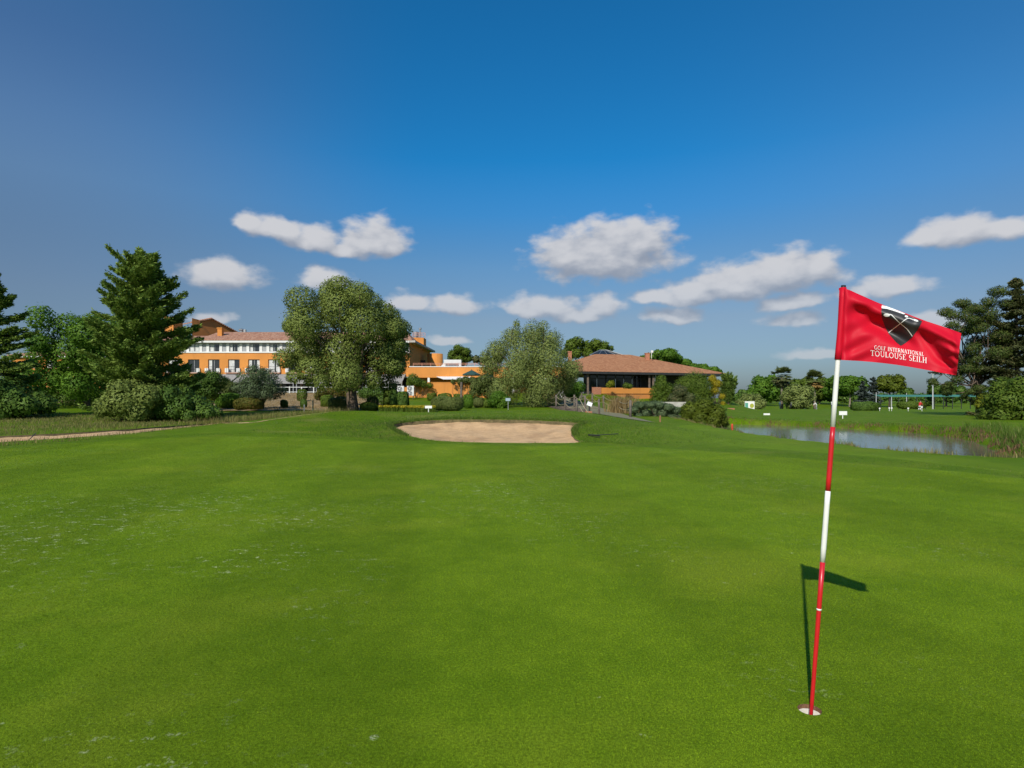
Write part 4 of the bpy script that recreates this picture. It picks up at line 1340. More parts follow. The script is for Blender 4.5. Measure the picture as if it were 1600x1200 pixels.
# interior floor plates and back wall, coloured near-black for the unlit rooms
part(MB().box(X0 + .45, X1 - .45, HY + 3.2, HY + 3.3, zG - 2.5, zE - .5).box(X0 + .45, X1 - .45, HY + .62, HY + 3.1, zL1 + .25, zL1 + .45), 'room_wall', 'unlit_black', hotel)
kinds_up = [[(0, .35)], [(0, .35), (.72, 1)], [(0, .45), (.52, .95)], [(0, .42)], [(0, .3), (.75, 1)]]
kinds_lo = [[(0, .3), (.7, 1)], [(0, .55), (.62, 1)], [], [(0, .32)], [(.0, .5)]]
for k, c in enumerate(bays):
    window(hotel, c - ow / 2, c + ow / 2, HY + .25, zTop0 + .02, zTop1, kinds_up[k % 5], rng, 'frame_grey', 1, .07, .08)
    for s in (-1, 1):
        xs = c + s * (ow / 2 + .28)
        part(MB().box(xs - .22, xs + .22, HY + .16, HY + .235, zTop0 + .04, zTop1 + .05), 'shutter', 'trim_white', hotel)
    window(hotel, c - ww / 2, c + ww / 2, HY, zL0, zL1, kinds_lo[k % 5], rng, 'frame_grey', 1, .07, .2)
    part(MB().box(c - ww / 2 - .3, c + ww / 2 + .12, HY - .42, HY - .003, zL0 - .16, zL0 - .02), 'balcony_ledge', 'pink_plaster', hotel)
    rl = MB()
    rl.bar((c - ww / 2 - .1, HY - .36, zL0 + .95), (c + ww / 2 + .05, HY - .36, zL0 + .95), .04, .04)
    for q in range(8):
        x = c - ww / 2 - .08 + (ww + .1) * q / 7
        rl.bar((x, HY - .36, zL0), (x, HY - .36, zL0 + .93), .018, .018)
    part(rl, 'balcony_rail', 'dark_metal', hotel)
    for s in (-1, 1):
        xb = c + s * (ww / 2 - .12) - (.22 if s < 0 else 0)
        part(MB().box(xb - .28, xb + .28, HY - .32, HY - .02, zL0 + .02, zL0 + .68), 'planter_box', 'trim_white', hotel)
# main roof: low slope with a hip at its left end
rz = wz(520, HY + 6)
RF = MB()
ex0, ex1, ey0 = wx(312, HY), X1 + .5, HY - .6
rx0, rx1 = wx(341, HY + 6), X1 - 1.5
RF.add([(ex0, ey0, zE + .01), (ex1, ey0, zE + .01), (rx1, HY + 6, rz), (rx0, HY + 6, rz), (ex0, HY + 13, zE + .01), (ex1, HY + 13, zE + .01),
        (ex0, ey0, zE + .13), (ex1, ey0, zE + .13), (rx1, HY + 6, rz + .13), (rx0, HY + 6, rz + .13), (ex0, HY + 13, zE + .13), (ex1, HY + 13, zE + .13)],
       [(6,7,8,9),(8,11,10,9),(6,9,10),(7,11,8),(0,1,7,6),(1,5,11,7),(5,4,10,11),(4,0,6,10)])
part(RF, 'roof', 'roof_tiles', hotel)
# roof of the bays further left, seen through the conifer
RL = MB()
lx0, lx1 = X0 - .6, ex0 - .2
zl = zE + .02
RL.add([(lx0, ey0, zl), (lx1, ey0, zl), (lx1, HY + 7, zl + 1.5), (lx0, HY + 7, zl + 1.5), (lx1, HY + 14, zl), (lx0, HY + 14, zl)], [(0,1,2,3),(3,2,4,5)])
part(RL, 'roof', 'roof_tiles', hotel)
ch = MB(); cp = W(345.5, 523, HY + 3)
ch.box(cp.x - .42, cp.x + .3, HY + 2.6, HY + 3.3, cp.z - .3, wz(514, HY + 3)).box(cp.x - .5, cp.x + .38, HY + 2.5, HY + 3.4, wz(514, HY + 3) + .002, wz(512.3, HY + 3))
part(ch, 'chimney', 'orange_plaster', hotel)
vp = W(377.5, 520, HY + 6)
part(MB().lathe((vp.x, HY + 6, vp.z - .2), [(.32, 0), (.32, .6), (.45, .62), (.45, .8), (.1, .95)], 12).box(vp.x + .4, vp.x + .75, HY + 5.8, HY + 6.2, vp.z - .2, vp.z + .55), 'roof_vent', 'zinc', hotel)
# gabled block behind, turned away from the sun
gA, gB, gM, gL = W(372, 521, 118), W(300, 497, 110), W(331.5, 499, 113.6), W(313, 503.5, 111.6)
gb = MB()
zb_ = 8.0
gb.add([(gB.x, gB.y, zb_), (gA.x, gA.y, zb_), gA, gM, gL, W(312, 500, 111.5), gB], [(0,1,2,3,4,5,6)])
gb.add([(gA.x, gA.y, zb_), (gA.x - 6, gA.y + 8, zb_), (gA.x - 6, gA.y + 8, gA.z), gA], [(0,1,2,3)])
part(gb, 'gable_block', 'shaded_plaster', hotel)
gr = MB()
n_ = Vector((-7, 6, .0))
for a, c in ((gA, gM), (gM, gL)):
    a2 = a + Vector((.25, -.35, .05)); c2 = c + Vector((.0, -.35, .12))
    gr.add([a2, c2, c2 + n_, a2 + n_, a2 + Vector((0,0,.18)), c2 + Vector((0,0,.18)), c2 + n_ + Vector((0,0,.18)), a2 + n_ + Vector((0,0,.18))],
           [(0,1,5,4),(4,5,6,7),(0,3,2,1),(0,4,7,3),(1,2,6,5)])
part(gr, 'gable_roof', 'roof_tiles', hotel)
tw = W(264, 495, 104)
part(MB().box(tw.x - .9, tw.x + .75, 104, 107, 9.5, tw.z), 'chimney_tower', 'orange_plaster', hotel)
# ground floor: dark glazed arcade behind piers, awnings, deck and railing
gf = MB()
zD = wz(614, HY - 5)
for k in range(int((X1 - X0) / 3.23) + 1):
    x = X0 + 3.23 * k
    gf.box(x, x + .35, HY + .02, HY + .38, zD, zG - .003)
part(gf, 'pier', 'pink_plaster', hotel)
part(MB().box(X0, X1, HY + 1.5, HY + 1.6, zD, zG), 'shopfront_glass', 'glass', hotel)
part(MB().box(X0, X1, HY - .1, HY + .5, zG + .002, zG + .16), 'string_course', 'trim_white', hotel)
for xa, xb in ((340, 375), (378, 404), (404, 436), (437, 470), (473, 505), (508, 540), (543, 575), (578, 610), (612, 634)):
    a, c = wx(xa, HY), wx(xb, HY)
    zt, zb = wz(585, HY), wz(597, HY - 3)
    aw = MB().add([(a, HY - .06, zt), (c, HY - .06, zt), (c, HY - 3.2, zb), (a, HY - 3.2, zb), (a, HY - .06, zt + .05), (c, HY - .06, zt + .05), (c, HY - 3.2, zb + .05), (a, HY - 3.2, zb + .05),
                   (c, HY - 3.21, zb - .25), (a, HY - 3.21, zb - .25)],
                  [(0,1,2,3),(4,7,6,5),(0,4,5,1),(1,5,6,2),(3,2,6,7),(0,3,7,4),(3,9,8,2)])
    part(aw, 'awning', 'awning_grey', hotel)
    for x in (a + .1, c - .1):
        part(MB().box(x - .05, x + .05, HY - 3.15, HY - 3.05, zD, zb - .02), 'awning_post', 'frame_grey', hotel)
deck = MB().box(wx(330, HY - 5), wx(636, HY - 5), HY - 5, HY + 1.4, zD - .45, zD)
part(deck, 'terrace_deck', 'concrete', hotel)
rail = MB()
ra, rb = wx(338, HY - 5), wx(612, HY - 5)
zR = wz(604.5, HY - 5)
rail.box(ra, rb, HY - 4.95, HY - 4.87, zR - .09, zR).box(ra, rb, HY - 4.94, HY - 4.88, zD + .12, zD + .2)
part(rail, 'terrace_rail', 'trim_white', hotel)
k = 0
while ra + 1.85 * k < rb:
    x = ra + 1.85 * k
    part(MB().box(x, x + .13, HY - 4.97, HY - 4.85, zD, zR - .092 if k % 2 else zR + .05), 'rail_post', 'trim_white', hotel); k += 1
# right end of the main block: deep end wall in shade with raking eave, stair tower, round tower
ew = MB()
ex = X1; byk = 119.0; exb = wx(677, byk) - .6
def endp(s, z): return (ex + (exb - ex) * s, HY + (byk - HY) * s, z)
ew.add([endp(0, zG - 3), endp(1, zG - 3), endp(1, zE - .3), endp(0, zE - .3)], [(0,1,2,3)])
ew.add([(p[0] - .4, p[1], p[2]) for p in (endp(0, zG - 3), endp(1, zG - 3), endp(1, zE - .3), endp(0, zE - .3))], [(3,2,1,0)])
part(ew, 'end_wall', 'orange_plaster', hotel)
ee = MB()
ee.add([(endp(0,0)[0] + .003, HY - .6, zE - .3), (endp(0,0)[0] + 1.0, HY - .6, zE - .3), (exb + 1.0, byk, zE - .3), (exb, byk, zE - .3),
        (endp(0,0)[0] + .003, HY - .6, zE + .02), (endp(0,0)[0] + 1.0, HY - .6, zE + .02), (exb + 1.0, byk, zE + .02), (exb, byk, zE + .02)],
       [(0,3,2,1),(4,5,6,7),(0,1,5,4),(1,2,6,5),(2,3,7,6),(3,0,4,7)])
part(ee, 'eave', 'concrete', hotel)
st = W(657, 541, 106)
stb = MB().box(wx(646, 106), wx(662, 106), 106, 109, zE - .2, wz(527.5, 106)); part(stb, 'stair_tower', 'orange_plaster', hotel)
sr = MB()
xa, xb, zt = wx(645, 106), wx(667, 106), wz(527.5, 106)
for x in np.linspace(xa, xb - .3, 5): sr.bar((x, 105.9, zt), (x, 105.9, zt + .8), .05, .05)
sr.bar((xa, 105.9, zt + .8), (xb - .3, 105.9, zt + .8), .06, .06); sr.bar((xa, 105.9, zt + .42), (xb - .3, 105.9, zt + .42), .05, .05)
part(sr, 'roof_rail', 'salmon_rail', hotel)
part(MB().lathe((wx(650, 107), 107, zt), [(.45, 0), (.45, 1.1), (.1, 1.2)], 12).lathe((wx(656.5, 107), 107, zt), [(.16, 0), (.16, 1.5), (.24, 1.5), (.24, 1.8), (.02, 1.85)], 10), 'roof_vent', 'zinc', hotel)
rc = W(680, 553, 110); r_ = 12 / FPX * 110
part(MB().lathe((rc.x, 110, 5.8), [(r_, 0), (r_, rc.z - 5.8), (r_ * .9, rc.z - 5.8), (r_ * .9, rc.z - 6.2), (.01, rc.z - 6.2)], 32), 'round_tower', 'orange_plaster', hotel, True)
dk = W(661, 566, 112)
part(MB().box(wx(657, 104), wx(665, 104), 103.6, 103.7, wz(573, 104), wz(563, 104)), 'dark_doorway', 'unlit_black', hotel)
# single storey terrace wing with roof terrace
wing = empty('terrace_wing', (-4, 92, 2.3))
tag(wing, 'low orange wing with white topped parapet, roof terrace rail and awnings', 'building')
WY = 90.0
wa, wb = wx(640, WY) , wx(884, WY)
zT, zB = wz(573.5, WY), wz(590, WY)
part(MB().box(wa, wb, WY, WY + .35, zB, zT).box(wa, wa + .35, WY + .352, HY - .05, zB, zT).box(wa, wb, WY + .4, WY + 6, zB + .2, zB + .4), 'wall', 'orange_plaster', wing)
part(MB().box(wa - .05, wb, WY - .06, WY + .42, zT + .002, zT + .12), 'coping', 'trim_white', wing)
part(MB().box(wa, wb, WY + 3, WY + 3.2, 2.0, zB + .19), 'back_wall', 'shaded_plaster', wing)
for x in (643, 668, 705, 752, 800, 850):
    xx = wx(x, WY); part(MB().box(xx, xx + .32, WY + .03, WY + .33, 2.0, zB - .003), 'column', 'white_plaster', wing)
rr = MB()
zr = wz(567.5, WY)
rr.bar((wa + .5, WY + .2, zr), (wb, WY + .2, zr), .05, .05); rr.bar((wa + .5, WY + .2, (zr + zT) / 2 + .08), (wb, WY + .2, (zr + zT) / 2 + .08), .04, .04)
for x in np.arange(wa + .5, wb, 1.3): rr.bar((x, WY + .2, zT + .12), (x, WY + .2, zr), .045, .045)
part(rr, 'terrace_rail', 'salmon_rail', wing)
for xa, xb in ((682, 735),):
    a, c = wx(xa, WY), wx(xb, WY); zt, zb = wz(588.8, WY), wz(592.8, WY - 2.6)
    part(MB().add([(a, WY - .03, zt), (c, WY - .03, zt), (c, WY - 2.6, zb), (a + 1.3, WY - 2.6, zb), (a, WY - .03, zt + .05), (c, WY - .03, zt + .05), (c, WY - 2.6, zb + .05), (a + 1.3, WY - 2.6, zb + .05)],
         [(0,1,2,3),(4,7,6,5),(3,2,6,7),(0,3,7,4),(1,5,6,2),(0,4,5,1)]), 'awning', 'awning_white', wing)
ac = empty('rooftop_unit', (wx(707, WY + 2), WY + 2, zT)); tag(ac, 'white boxy air handling unit on the terrace wing roof', 'roof unit')
q = MB(); hw = 13.5 / FPX * 92; hh = wz(562, 92) - zT
q.box(-hw, hw, 0, 1.6, .12, hh); q.build('casing', M['trim_white'], ac)
g_ = MB().box(-hw * .82, hw * .72, -.03, -.004, .2, hh * .55); g_.build('grille', M['frame_grey'], ac)
for k in range(7):
    MB().box(-hw * .80, hw * .70, -.06, -.034, .22 + k * hh * .047, .235 + k * hh * .047).build('slat', M['zinc'], ac)
MB().add([(-hw - .6, .1, .1), (-hw - .01, .1, .1), (-hw - .01, .1, hh * .6), (-hw - .6, 1.2, .1), (-hw - .01, 1.2, .1), (-hw - .01, 1.2, hh * .6)], [(0,1,2),(3,5,4),(0,2,5,3),(0,3,4,1),(1,4,5,2)]).build('duct', M['trim_white'], ac)

# garden retaining wall and gate pier in front of the terrace
rw = empty('retaining_wall', (wx(690, 80), 80, 1.2)); tag(rw, 'orange garden retaining wall behind the clipped hedges', 'wall')
zt = wz(598, 80)
part(MB().box(wx(648, 80), wx(716, 80), 80, 80.35, .9, zt).box(wx(716, 80), wx(738, 80), 80.01, 80.34, .9, wz(601, 80)).box(wx(628, 80), wx(648, 80), 80.02, 80.33, .9, wz(605, 80)).box(wx(738, 80), wx(779, 80), 80.02, 80.33, .9, wz(607, 80)), 'wall', 'orange_plaster', rw)
part(MB().box(wx(648, 80), wx(716, 80), 79.96, 80.39, zt + .002, zt + .08), 'coping', 'orange_plaster', rw)
pr = empty('gate_pier', (wx(788, 79), 79, 1.1)); tag(pr, 'square orange masonry pier with capstone right of the wild shrubs', 'pier')
x0, x1 = wx(780.5, 79), wx(795.5, 79)
part(MB().box(x0, x1, 79, 79 + x1 - x0, .8, wz(602, 79)), 'shaft', 'orange_plaster', pr)
part(MB().box(x0 - .12, x1 + .12, 78.88, 79.12 + x1 - x0, wz(602, 79) + .002, wz(598.5, 79)).box(x0 - .02, x1 + .02, 78.98, 79.02 + x1 - x0, wz(598.5, 79) + .002, wz(597, 79)), 'capstone', 'orange_plaster', pr)

# air conditioners on the wall
def ac_unit(px0, px1, py0, py1, fans, label):
    Y = 76.0
    o = empty('air_conditioner', (wx((px0 + px1) / 2, Y), Y, wz(py1, Y))); tag(o, label, 'air conditioner', 'air conditioners before the garden wall')
    w = (px1 - px0) / FPX * Y; h = (py1 - py0) / FPX * Y
    MB().box(-w / 2, w / 2, 0, .4, 0, h).build('casing', M['trim_white'], o)
    for k in range(fans):
        zc = h * (k + .5) / fans
        f = MB().lathe((0, 0, 0), [(.30, 0), (.30, .05), (.26, .05), (.24, .01), (.02, .01)], 18).build('fan_ring', M['frame_grey'], o, False)
        f.rotation_euler = (R(90), 0, 0); f.location = (-w * .1, -.004, zc)
        MB().lathe((0, 0, 0), [(.09, .03), (.07, .06), (.001, .065)], 10).build('hub', M['trim_white'], f)
        b_ = MB()
        for q in range(4):
            a = q * math.pi / 2 + .4
            b_.bar((.06 * math.cos(a), .06 * math.sin(a), .03), (.25 * math.cos(a), .25 * math.sin(a), .035), .08, .008)
        b_.build('blade', M['dark_metal'], f)
    for s in (-1, 1):
        MB().box(s * w * .38 - .03, s * w * .38 + .03, .05, .35, -.5, -.002).build('leg', M['dark_metal'], o)
    return o
ac_unit(620.5, 631, 603, 611.5, 1, 'single fan white air conditioner, left of the two')
ac_unit(636, 646.5, 603, 618, 2, 'tall twin fan white air conditioner, right of the two')

# parasols on the terrace
def parasol(px, py_top, py_rim, half, Y, label, closed=False):
    zt, zr = wz(py_top, Y), wz(py_rim, Y); r = half / FPX * Y; x = wx(px, Y); zg = max(2.2, hz(x, Y))
    o = empty('parasol', (x, Y, zg)); tag(o, label, 'parasol', 'terrace parasols')
    n = 8; v = [(0, 0, zt - zg)]; f = []
    for k in range(n):
        a = 2 * math.pi * (k + .5) / n
        v.append((r * math.cos(a), r * math.sin(a), zr - zg)); v.append((r * .99 * math.cos(a), r * .99 * math.sin(a), zr - zg - .16))
    for k in range(n):
        a, c = 1 + 2 * k, 1 + 2 * ((k + 1) % n)
        f += [(0, a, c), (a, a + 1, c + 1, c)]
    MB().add(v, f).build('canopy', M['parasol_green'], o)
    MB().tube([(0, 0, 0), (0, 0, zt - zg + .12)], .035, 8).build('pole', M['dark_metal'], o)
    for k in range(n):
        a = 2 * math.pi * (k + .5) / n
        MB().bar((.04 * math.cos(a), .04 * math.sin(a), zt - zg - .06), (r * .95 * math.cos(a), r * .95 * math.sin(a), zr - zg - .02), .02, .03).build('rib', M['dark_metal'], o)
    MB().lathe((0, 0, 0), [(.3, 0), (.3, .08), (.05, .12)], 12).build('base', M['concrete'], o)
parasol(737, 578, 585, 15, 84, 'dark green parasol nearest the white awning on the terrace')
parasol(762, 583, 588.5, 12, 86, 'second dark green parasol, partly behind the feathery tree')

# far left wing of the hotel and low outbuilding
lw = empty('hotel_side_wing', (-75, 99, 1.8)); tag(lw, 'lower tiled hotel wing showing between the left trees', 'building')
xa, xb, ze = wx(20, 99), wx(215, 99), wz(556, 99)
mbw = MB(); ops = [(c - .9, c + .9) for c in np.arange(xa + 3, xb - 2, 3.23)]
facade(mbw, xa, xb, 99, .4, [(ze - 2.0, ze - .6, ops), ], 1.2, ze - .25)
part(mbw, 'wall', 'orange_plaster', lw)
for a, c in ops: window(lw, a, c, 99, ze - 2.0, ze - .6, [(0, .4)], rng)
part(MB().box(xa - .4, xb + .3, 98.5, 99.6, ze - .248, ze), 'fascia', 'trim_white', lw)
part(MB().add([(xa - .5, 98.4, ze + .002), (xb + .4, 98.4, ze + .002), (xb, 105, ze + 1.15), (xa, 105, ze + 1.15), (xa - .5, 98.4, ze + .12), (xb + .4, 98.4, ze + .12), (xb, 105, ze + 1.27), (xa, 105, ze + 1.27), (xa - .5, 112, ze), (xb + .4, 112, ze)],
              [(0,1,5,4),(4,5,6,7),(7,6,9,8),(0,4,7,3),(1,2,6,5)]), 'roof', 'roof_tiles', lw)
sh = empty('garden_shed', (wx(86, 66), 66, 1.0)); tag(sh, 'low shed with reddish roof half hidden behind the left bushes', 'shed')
xa, xb = wx(58, 66), wx(112, 66); z0, z1, z2 = wz(632, 66) - .2, wz(618, 66), wz(606, 66)
part(MB().box(xa, xb, 66, 66.2, z0, z1).box(xa, xa + .2, 66.21, 69, z0, z1).box(xb - .2, xb, 66.21, 69, z0, z1), 'wall', 'pink_plaster', sh)
part(MB().add([(xa - .4, 65.4, z1), (xb + .4, 65.4, z1), (xb + .4, 68, z2), (xa - .4, 68, z2), (xb + .4, 70.4, z1), (xa - .4, 70.4, z1)], [(0,1,2,3),(3,2,4,5),(1,4,2),(0,3,5)]), 'roof', 'club_tiles', sh)
part(MB().box(wx(80, 66), wx(88, 66), 65.96, 65.997, z0, z1 - .1), 'door', 'frame_grey', sh)

# ------------------------------------------------------------------ clubhouse
club = empty('clubhouse', (20, 92, 1.6)); tag(club, 'clubhouse with broad terracotta hip roof, dark eaves and glazed front', 'building')
E1 = W(905, 580, 86); E2 = W(1138, 584, 95); ZE = (E1.z + E2.z) / 2; E1.z = E2.z = ZE
R1, R2 = W(930, 553, 98), W(985, 554.5, 99.6)
R1.z = R2.z = (R1.z + R2.z) / 2
E0 = W(885, 567, 98)
E3 = E2 + Vector((-6, 24, 0)); E4 = E0 + Vector((-3, 20, -1.6))
roof = MB()
roof.add([E1, E2, R2, R1, E0, E3, E4], [(0,1,2,3),(4,0,3),(1,5,2),(5,6,3,2),(6,4,3)])
lo = [p - Vector((0, 0, .10)) for p in (E1, E2, R2, R1, E0, E3, E4)]
part(roof, 'roof', 'club_tiles', club)
gut = MB()
def eave(a, c, h=.34, d=.28):
    t_ = (c - a).normalized(); n_ = Vector((t_.y, -t_.x, 0)).normalized()
    o_ = n_ * .02
    v = [a + o_, c + o_, c - n_ * d, a - n_ * d]
    gut.add([*(p - Vector((0, 0, .015)) for p in v), *(p - Vector((0, 0, h)) for p in v)], [(0,1,2,3),(7,6,5,4),(0,4,5,1),(1,5,6,2),(2,6,7,3),(3,7,4,0)])
eave(E1, E2); eave(E2, E3); eave(E0, E1, .3)
part(gut, 'eave', 'dark_metal', club)
ux = (E2 - E1).normalized(); uy = Vector((-ux.y, ux.x, 0))
def L(a, d, z): return E1 + ux * a + uy * d + Vector((0, 0, z - ZE))
Lf = (E2 - E1).length
sof = MB().add([L(0, .3, ZE - .2), L(Lf, .3, ZE - .2), L(Lf, 7, ZE - .2), L(1, 7, ZE - .2)], [(0,3,2,1)])
part(sof, 'soffit', 'timber', club)
zF = 1.55; zP = wz(605.5, 86)
gl = MB().add([L(1.2, 2.6, zF), L(11.0, 2.6, zF), L(11.0, 2.6, ZE - .22), L(1.2, 2.6, ZE - .22)], [(0,1,2,3)])
def alb(px):   # along-front distance of a pixel column at the front plane, 2.6 m back
    best = min(np.linspace(0, Lf, 2000), key=lambda s: abs(800 + FPX * L(s, 2.6, 3).x / L(s, 2.6, 3).y - px))
    return float(best)
cols_px = [912, 921, 933, 947, 962, 975, 988, 1001]
cols = [alb(p) for p in cols_px]
for a, c in zip(cols[:-1], cols[1:]):
    part(MB().add([L(a + .06, 2.6, zF), L(c - .06, 2.6, zF), L(c - .06, 2.6, ZE - .95), L(a + .06, 2.6, ZE - .95)], [(0,1,2,3)]), 'pane', 'glass', club)
    part(MB().add([L(a + .06, 2.6, ZE - .85), L(c - .06, 2.6, ZE - .85), L(c - .06, 2.6, ZE - .22), L(a + .06, 2.6, ZE - .22)], [(0,1,2,3)]), 'pane', 'glass', club)
for k, a in enumerate(cols):
    wdt = .18 if k in (1, 3) else .08
    part(MB().bar(L(a, 2.55, zF), L(a, 2.55, ZE - .2), wdt, .14), 'mullion', 'dark_metal', club)
part(MB().bar(L(cols[0], 2.56, ZE - .9), L(cols[-1], 2.56, ZE - .9), .10, .10), 'transom', 'dark_metal', club)
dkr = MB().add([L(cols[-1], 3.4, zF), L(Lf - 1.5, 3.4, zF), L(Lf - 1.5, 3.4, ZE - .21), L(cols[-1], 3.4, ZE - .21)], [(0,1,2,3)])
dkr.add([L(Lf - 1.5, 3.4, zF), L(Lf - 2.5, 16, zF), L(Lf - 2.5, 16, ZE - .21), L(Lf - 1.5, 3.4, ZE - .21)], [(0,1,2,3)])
part(dkr, 'unlit_opening', 'unlit_black', club)  # near-black sheet painted as the shade of the opening under the eaves
sw_ = MB().add([L(.9, 2.6, zF), L(.6, 14, zF), L(.6, 14, 6.6), L(.9, 2.6, ZE - .1)], [(3,2,1,0)])
part(sw_, 'side_wall', 'white_plaster', club)
for px in (908.5, 1003, 1009, 1080, 1120):
    a = alb(px); part(MB().bar(L(a, .6, zF - .4), L(a, .6, ZE - .21), .26, .26), 'post', 'timber', club)
a = alb(1012); part(MB().tube([L(a, .35, ZE - .3), L(a - .1, .5, ZE - .7), L(a - .1, .5, zF)], .06, 8), 'downpipe', 'zinc', club)
# terrace parapet with brick piers
a0, a1 = alb(924), alb(1008)
part(MB().bar(L(a0, -.2, (zP + zP - .85) / 2), L(a1, -.2, (zP + zP - .85) / 2), .25, .85), 'parapet', 'orange_plaster', club)
for p0, p1, zb in ((912, 923.6, .6), (1008.5, 1018, .6)):
    b0_, b1_ = alb(p0), alb(p1)
    part(MB().bar(L(b0_, -.2, (zP + .06 + zb) / 2), L(b1_, -.2, (zP + .06 + zb) / 2), .5, zP + .06 - zb), 'brick_pier', 'brick', club)
part(MB().bar(L(a0, -.1, zP - 1.5), L(a1, -.1, zP - 1.5), .2, 1.2), 'under_wall', 'shaded_plaster', club)
part(MB().add([L(a0 - 1, -.05, zF), L(Lf, -.05, zF), L(Lf, 3.3, zF), L(a0 - 1, 3.3, zF)], [(0,1,2,3)]), 'terrace_floor', 'concrete', club)
# glass lantern on the ridge
la, lb, lt, lt2 = W(921, 556.5, 99.2), W(978, 553.7, 100.5), W(938, 547, 101.5), W(948, 547, 101.5)
lz = R1.z - .1
la.z = lb.z = lz
back = Vector((0, 5, 0))
sk = MB().add([la, lb, lt2, lt, la + back, lb + back], [(0,1,2,3),(4,0,3),(1,5,2),(5,4,3,2)])
part(sk, 'glass_lantern', 'glass', club)
sb = MB()
for p, q_ in ((la, lt), (lb, lt2), (lt, lt2), (la, lb)): sb.bar(p + Vector((0, -.05, .02)), q_ + Vector((0, -.05, .02)), .12, .1)
for s in (.25, .5, .75): sb.bar(la.lerp(lb, s) + Vector((0, -.05, .02)), lt.lerp(lt2, s) + Vector((0, -.05, .02)), .06, .06)
part(sb, 'lantern_frame', 'zinc', club)
for px, pt, pb, w_ in ((890.5, 550, 562, 5.5), (1012, 552.5, 562, 6.5)):
    Yc = 97 if px < 900 else 97.5
    x0, x1 = wx(px - w_ / 2, Yc), wx(px + w_ / 2, Yc)
    part(MB().box(x0, x1, Yc, Yc + .7, wz(pb, Yc) - .6, wz(pt, Yc)).box(x0 - .06, x1 + .06, Yc - .06, Yc + .76, wz(pt, Yc) + .002, wz(pt, Yc) + .12), 'chimney', 'brick', club)
part(MB().tube([W(1018, 560, 97), W(1018, 549, 97)], .05, 6).box(wx(1017, 97), wx(1020.5, 97), 96.9, 97.2, wz(551, 97), wz(547.5, 97)), 'aerial', 'trim_white', club)
part(MB().add([W(884, 566, 97.2), W(900, 558.8, 98.5), W(898, 560.5, 98), W(888, 562, 97.6)], [(0,1,2,3)]), 'flashing', 'zinc', club)
# ------------------------------------------------------------------ garden in front of the hotel
GH = 'clipped hedges in the hotel garden'
make_hedge('clipped_hedge', 'wide flat topped clipped hedge left of the small olive tree', 55, 333, 370, 615, 635, 'leaf_bright', 7000, .13, 51, 2.2, GH, roundness=.45)
make_hedge('clipped_hedge', 'low rounded olive hedge with reddish tips under the small olive tree', 52, 361, 403, 622, 638, 'leaf_tips', 6000, .13, 52, 1.8, GH, roundness=.55)
make_hedge('clipped_hedge', 'small dark ball shrub on the dry bank nearest the small olive', 56, 436, 447.5, 625, 635.5, 'leaf_green', 1600, .11, 53, None, GH, roundness=.7)
make_hedge('clipped_hedge', 'small dark ball shrub alone in the middle of the dry bank', 56, 468.5, 478.5, 624, 634, 'leaf_dark', 1500, .11, 54, None, GH, roundness=.7)
make_hedge('clipped_hedge', 'small round shrub directly before the white terrace railing', 68, 462.5, 477, 607.5, 617.5, 'leaf_green', 1600, .13, 55, None, GH, roundness=.7)
make_hedge('clipped_hedge', 'rounded block hedge left behind the big tree trunk', 58, 500, 517, 617, 632, 'leaf_green', 2600, .13, 56, None, GH, roundness=.5)
make_hedge('clipped_hedge', 'light green block hedge just left of the big tree trunk', 50.5, 511, 540, 621, 641, 'leaf_shrub', 4200, .12, 57, 1.4, GH, roundness=.35)
make_hedge('clipped_hedge', 'square light topped hedge just right of the big tree trunk', 47.4, 571, 588, 621.5, 634, 'leaf_shrub', 2200, .12, 58, None, GH, roundness=.35)
make_hedge('clipped_hedge', 'dark rounded hedge at the right foot of the big tree', 45.6, 560, 587, 630, 642, 'leaf_green', 3200, .12, 59, 1.2, GH, roundness=.5)
make_hedge('clipped_hedge', 'cone shaped topiary left of the air conditioners', 47, 598, 611, 608, 630, 'leaf_green', 2600, .13, 60, None, GH, roundness=.7)
make_hedge('clipped_hedge', 'topiary ball directly under the single fan air conditioner', 46.4, 607, 621, 606, 629, 'leaf_dark', 2600, .13, 61, None, GH, roundness=.75)
make_hedge('clipped_hedge', 'dark square topiary under the twin fan air conditioner', 46.2, 621, 637, 611.5, 630, 'leaf_dark', 3000, .13, 62, None, GH, roundness=.4)
make_hedge('clipped_hedge', 'thin rear hedge strip along the orange wall, left piece', 74, 667, 681, 614.5, 625, 'leaf_green', 1700, .13, 63, .9, GH, roundness=.2)
make_hedge('clipped_hedge', 'thin rear hedge strip along the orange wall, middle piece', 74, 683, 704.5, 615, 625, 'leaf_green', 2300, .13, 64, .9, GH, roundness=.2)
make_hedge('clipped_hedge', 'thin rear hedge strip along the orange wall, right piece', 74, 708, 722, 616, 625, 'leaf_green', 1700, .13, 65, .9, GH, roundness=.2)
make_hedge('clipped_hedge', 'long light topped hedge behind the white T sign', 46.5, 672, 722, 620, 641, 'leaf_shrub', 8000, .12, 66, 1.8, GH, roundness=.4)
make_hedge('clipped_hedge', 'bright ball hedge right of the wooden post', 55, 723.5, 739, 616, 633, 'leaf_bright', 2800, .13, 67, None, GH, roundness=.6)
make_hedge('clipped_hedge', 'low pale cushion hedge in the right flower border', 57, 740, 757, 621, 634, 'leaf_shrub', 2200, .12, 68, None, GH, roundness=.6)
make_hedge('clipped_hedge', 'low dark cushion hedge beside the bright fern bush', 56, 756, 770, 624.5, 635, 'leaf_green', 1700, .12, 69, None, GH, roundness=.6)
make_shrub('wild_shrub', 'wild mixed shrub with reddish twigs before the orange wall', 66, [(748,604,14),(764,608,16),(756,596,12),(774,600,12),(742,615,10),(770,618,12)], 'leaf_shrub', 9000, .18, 71)
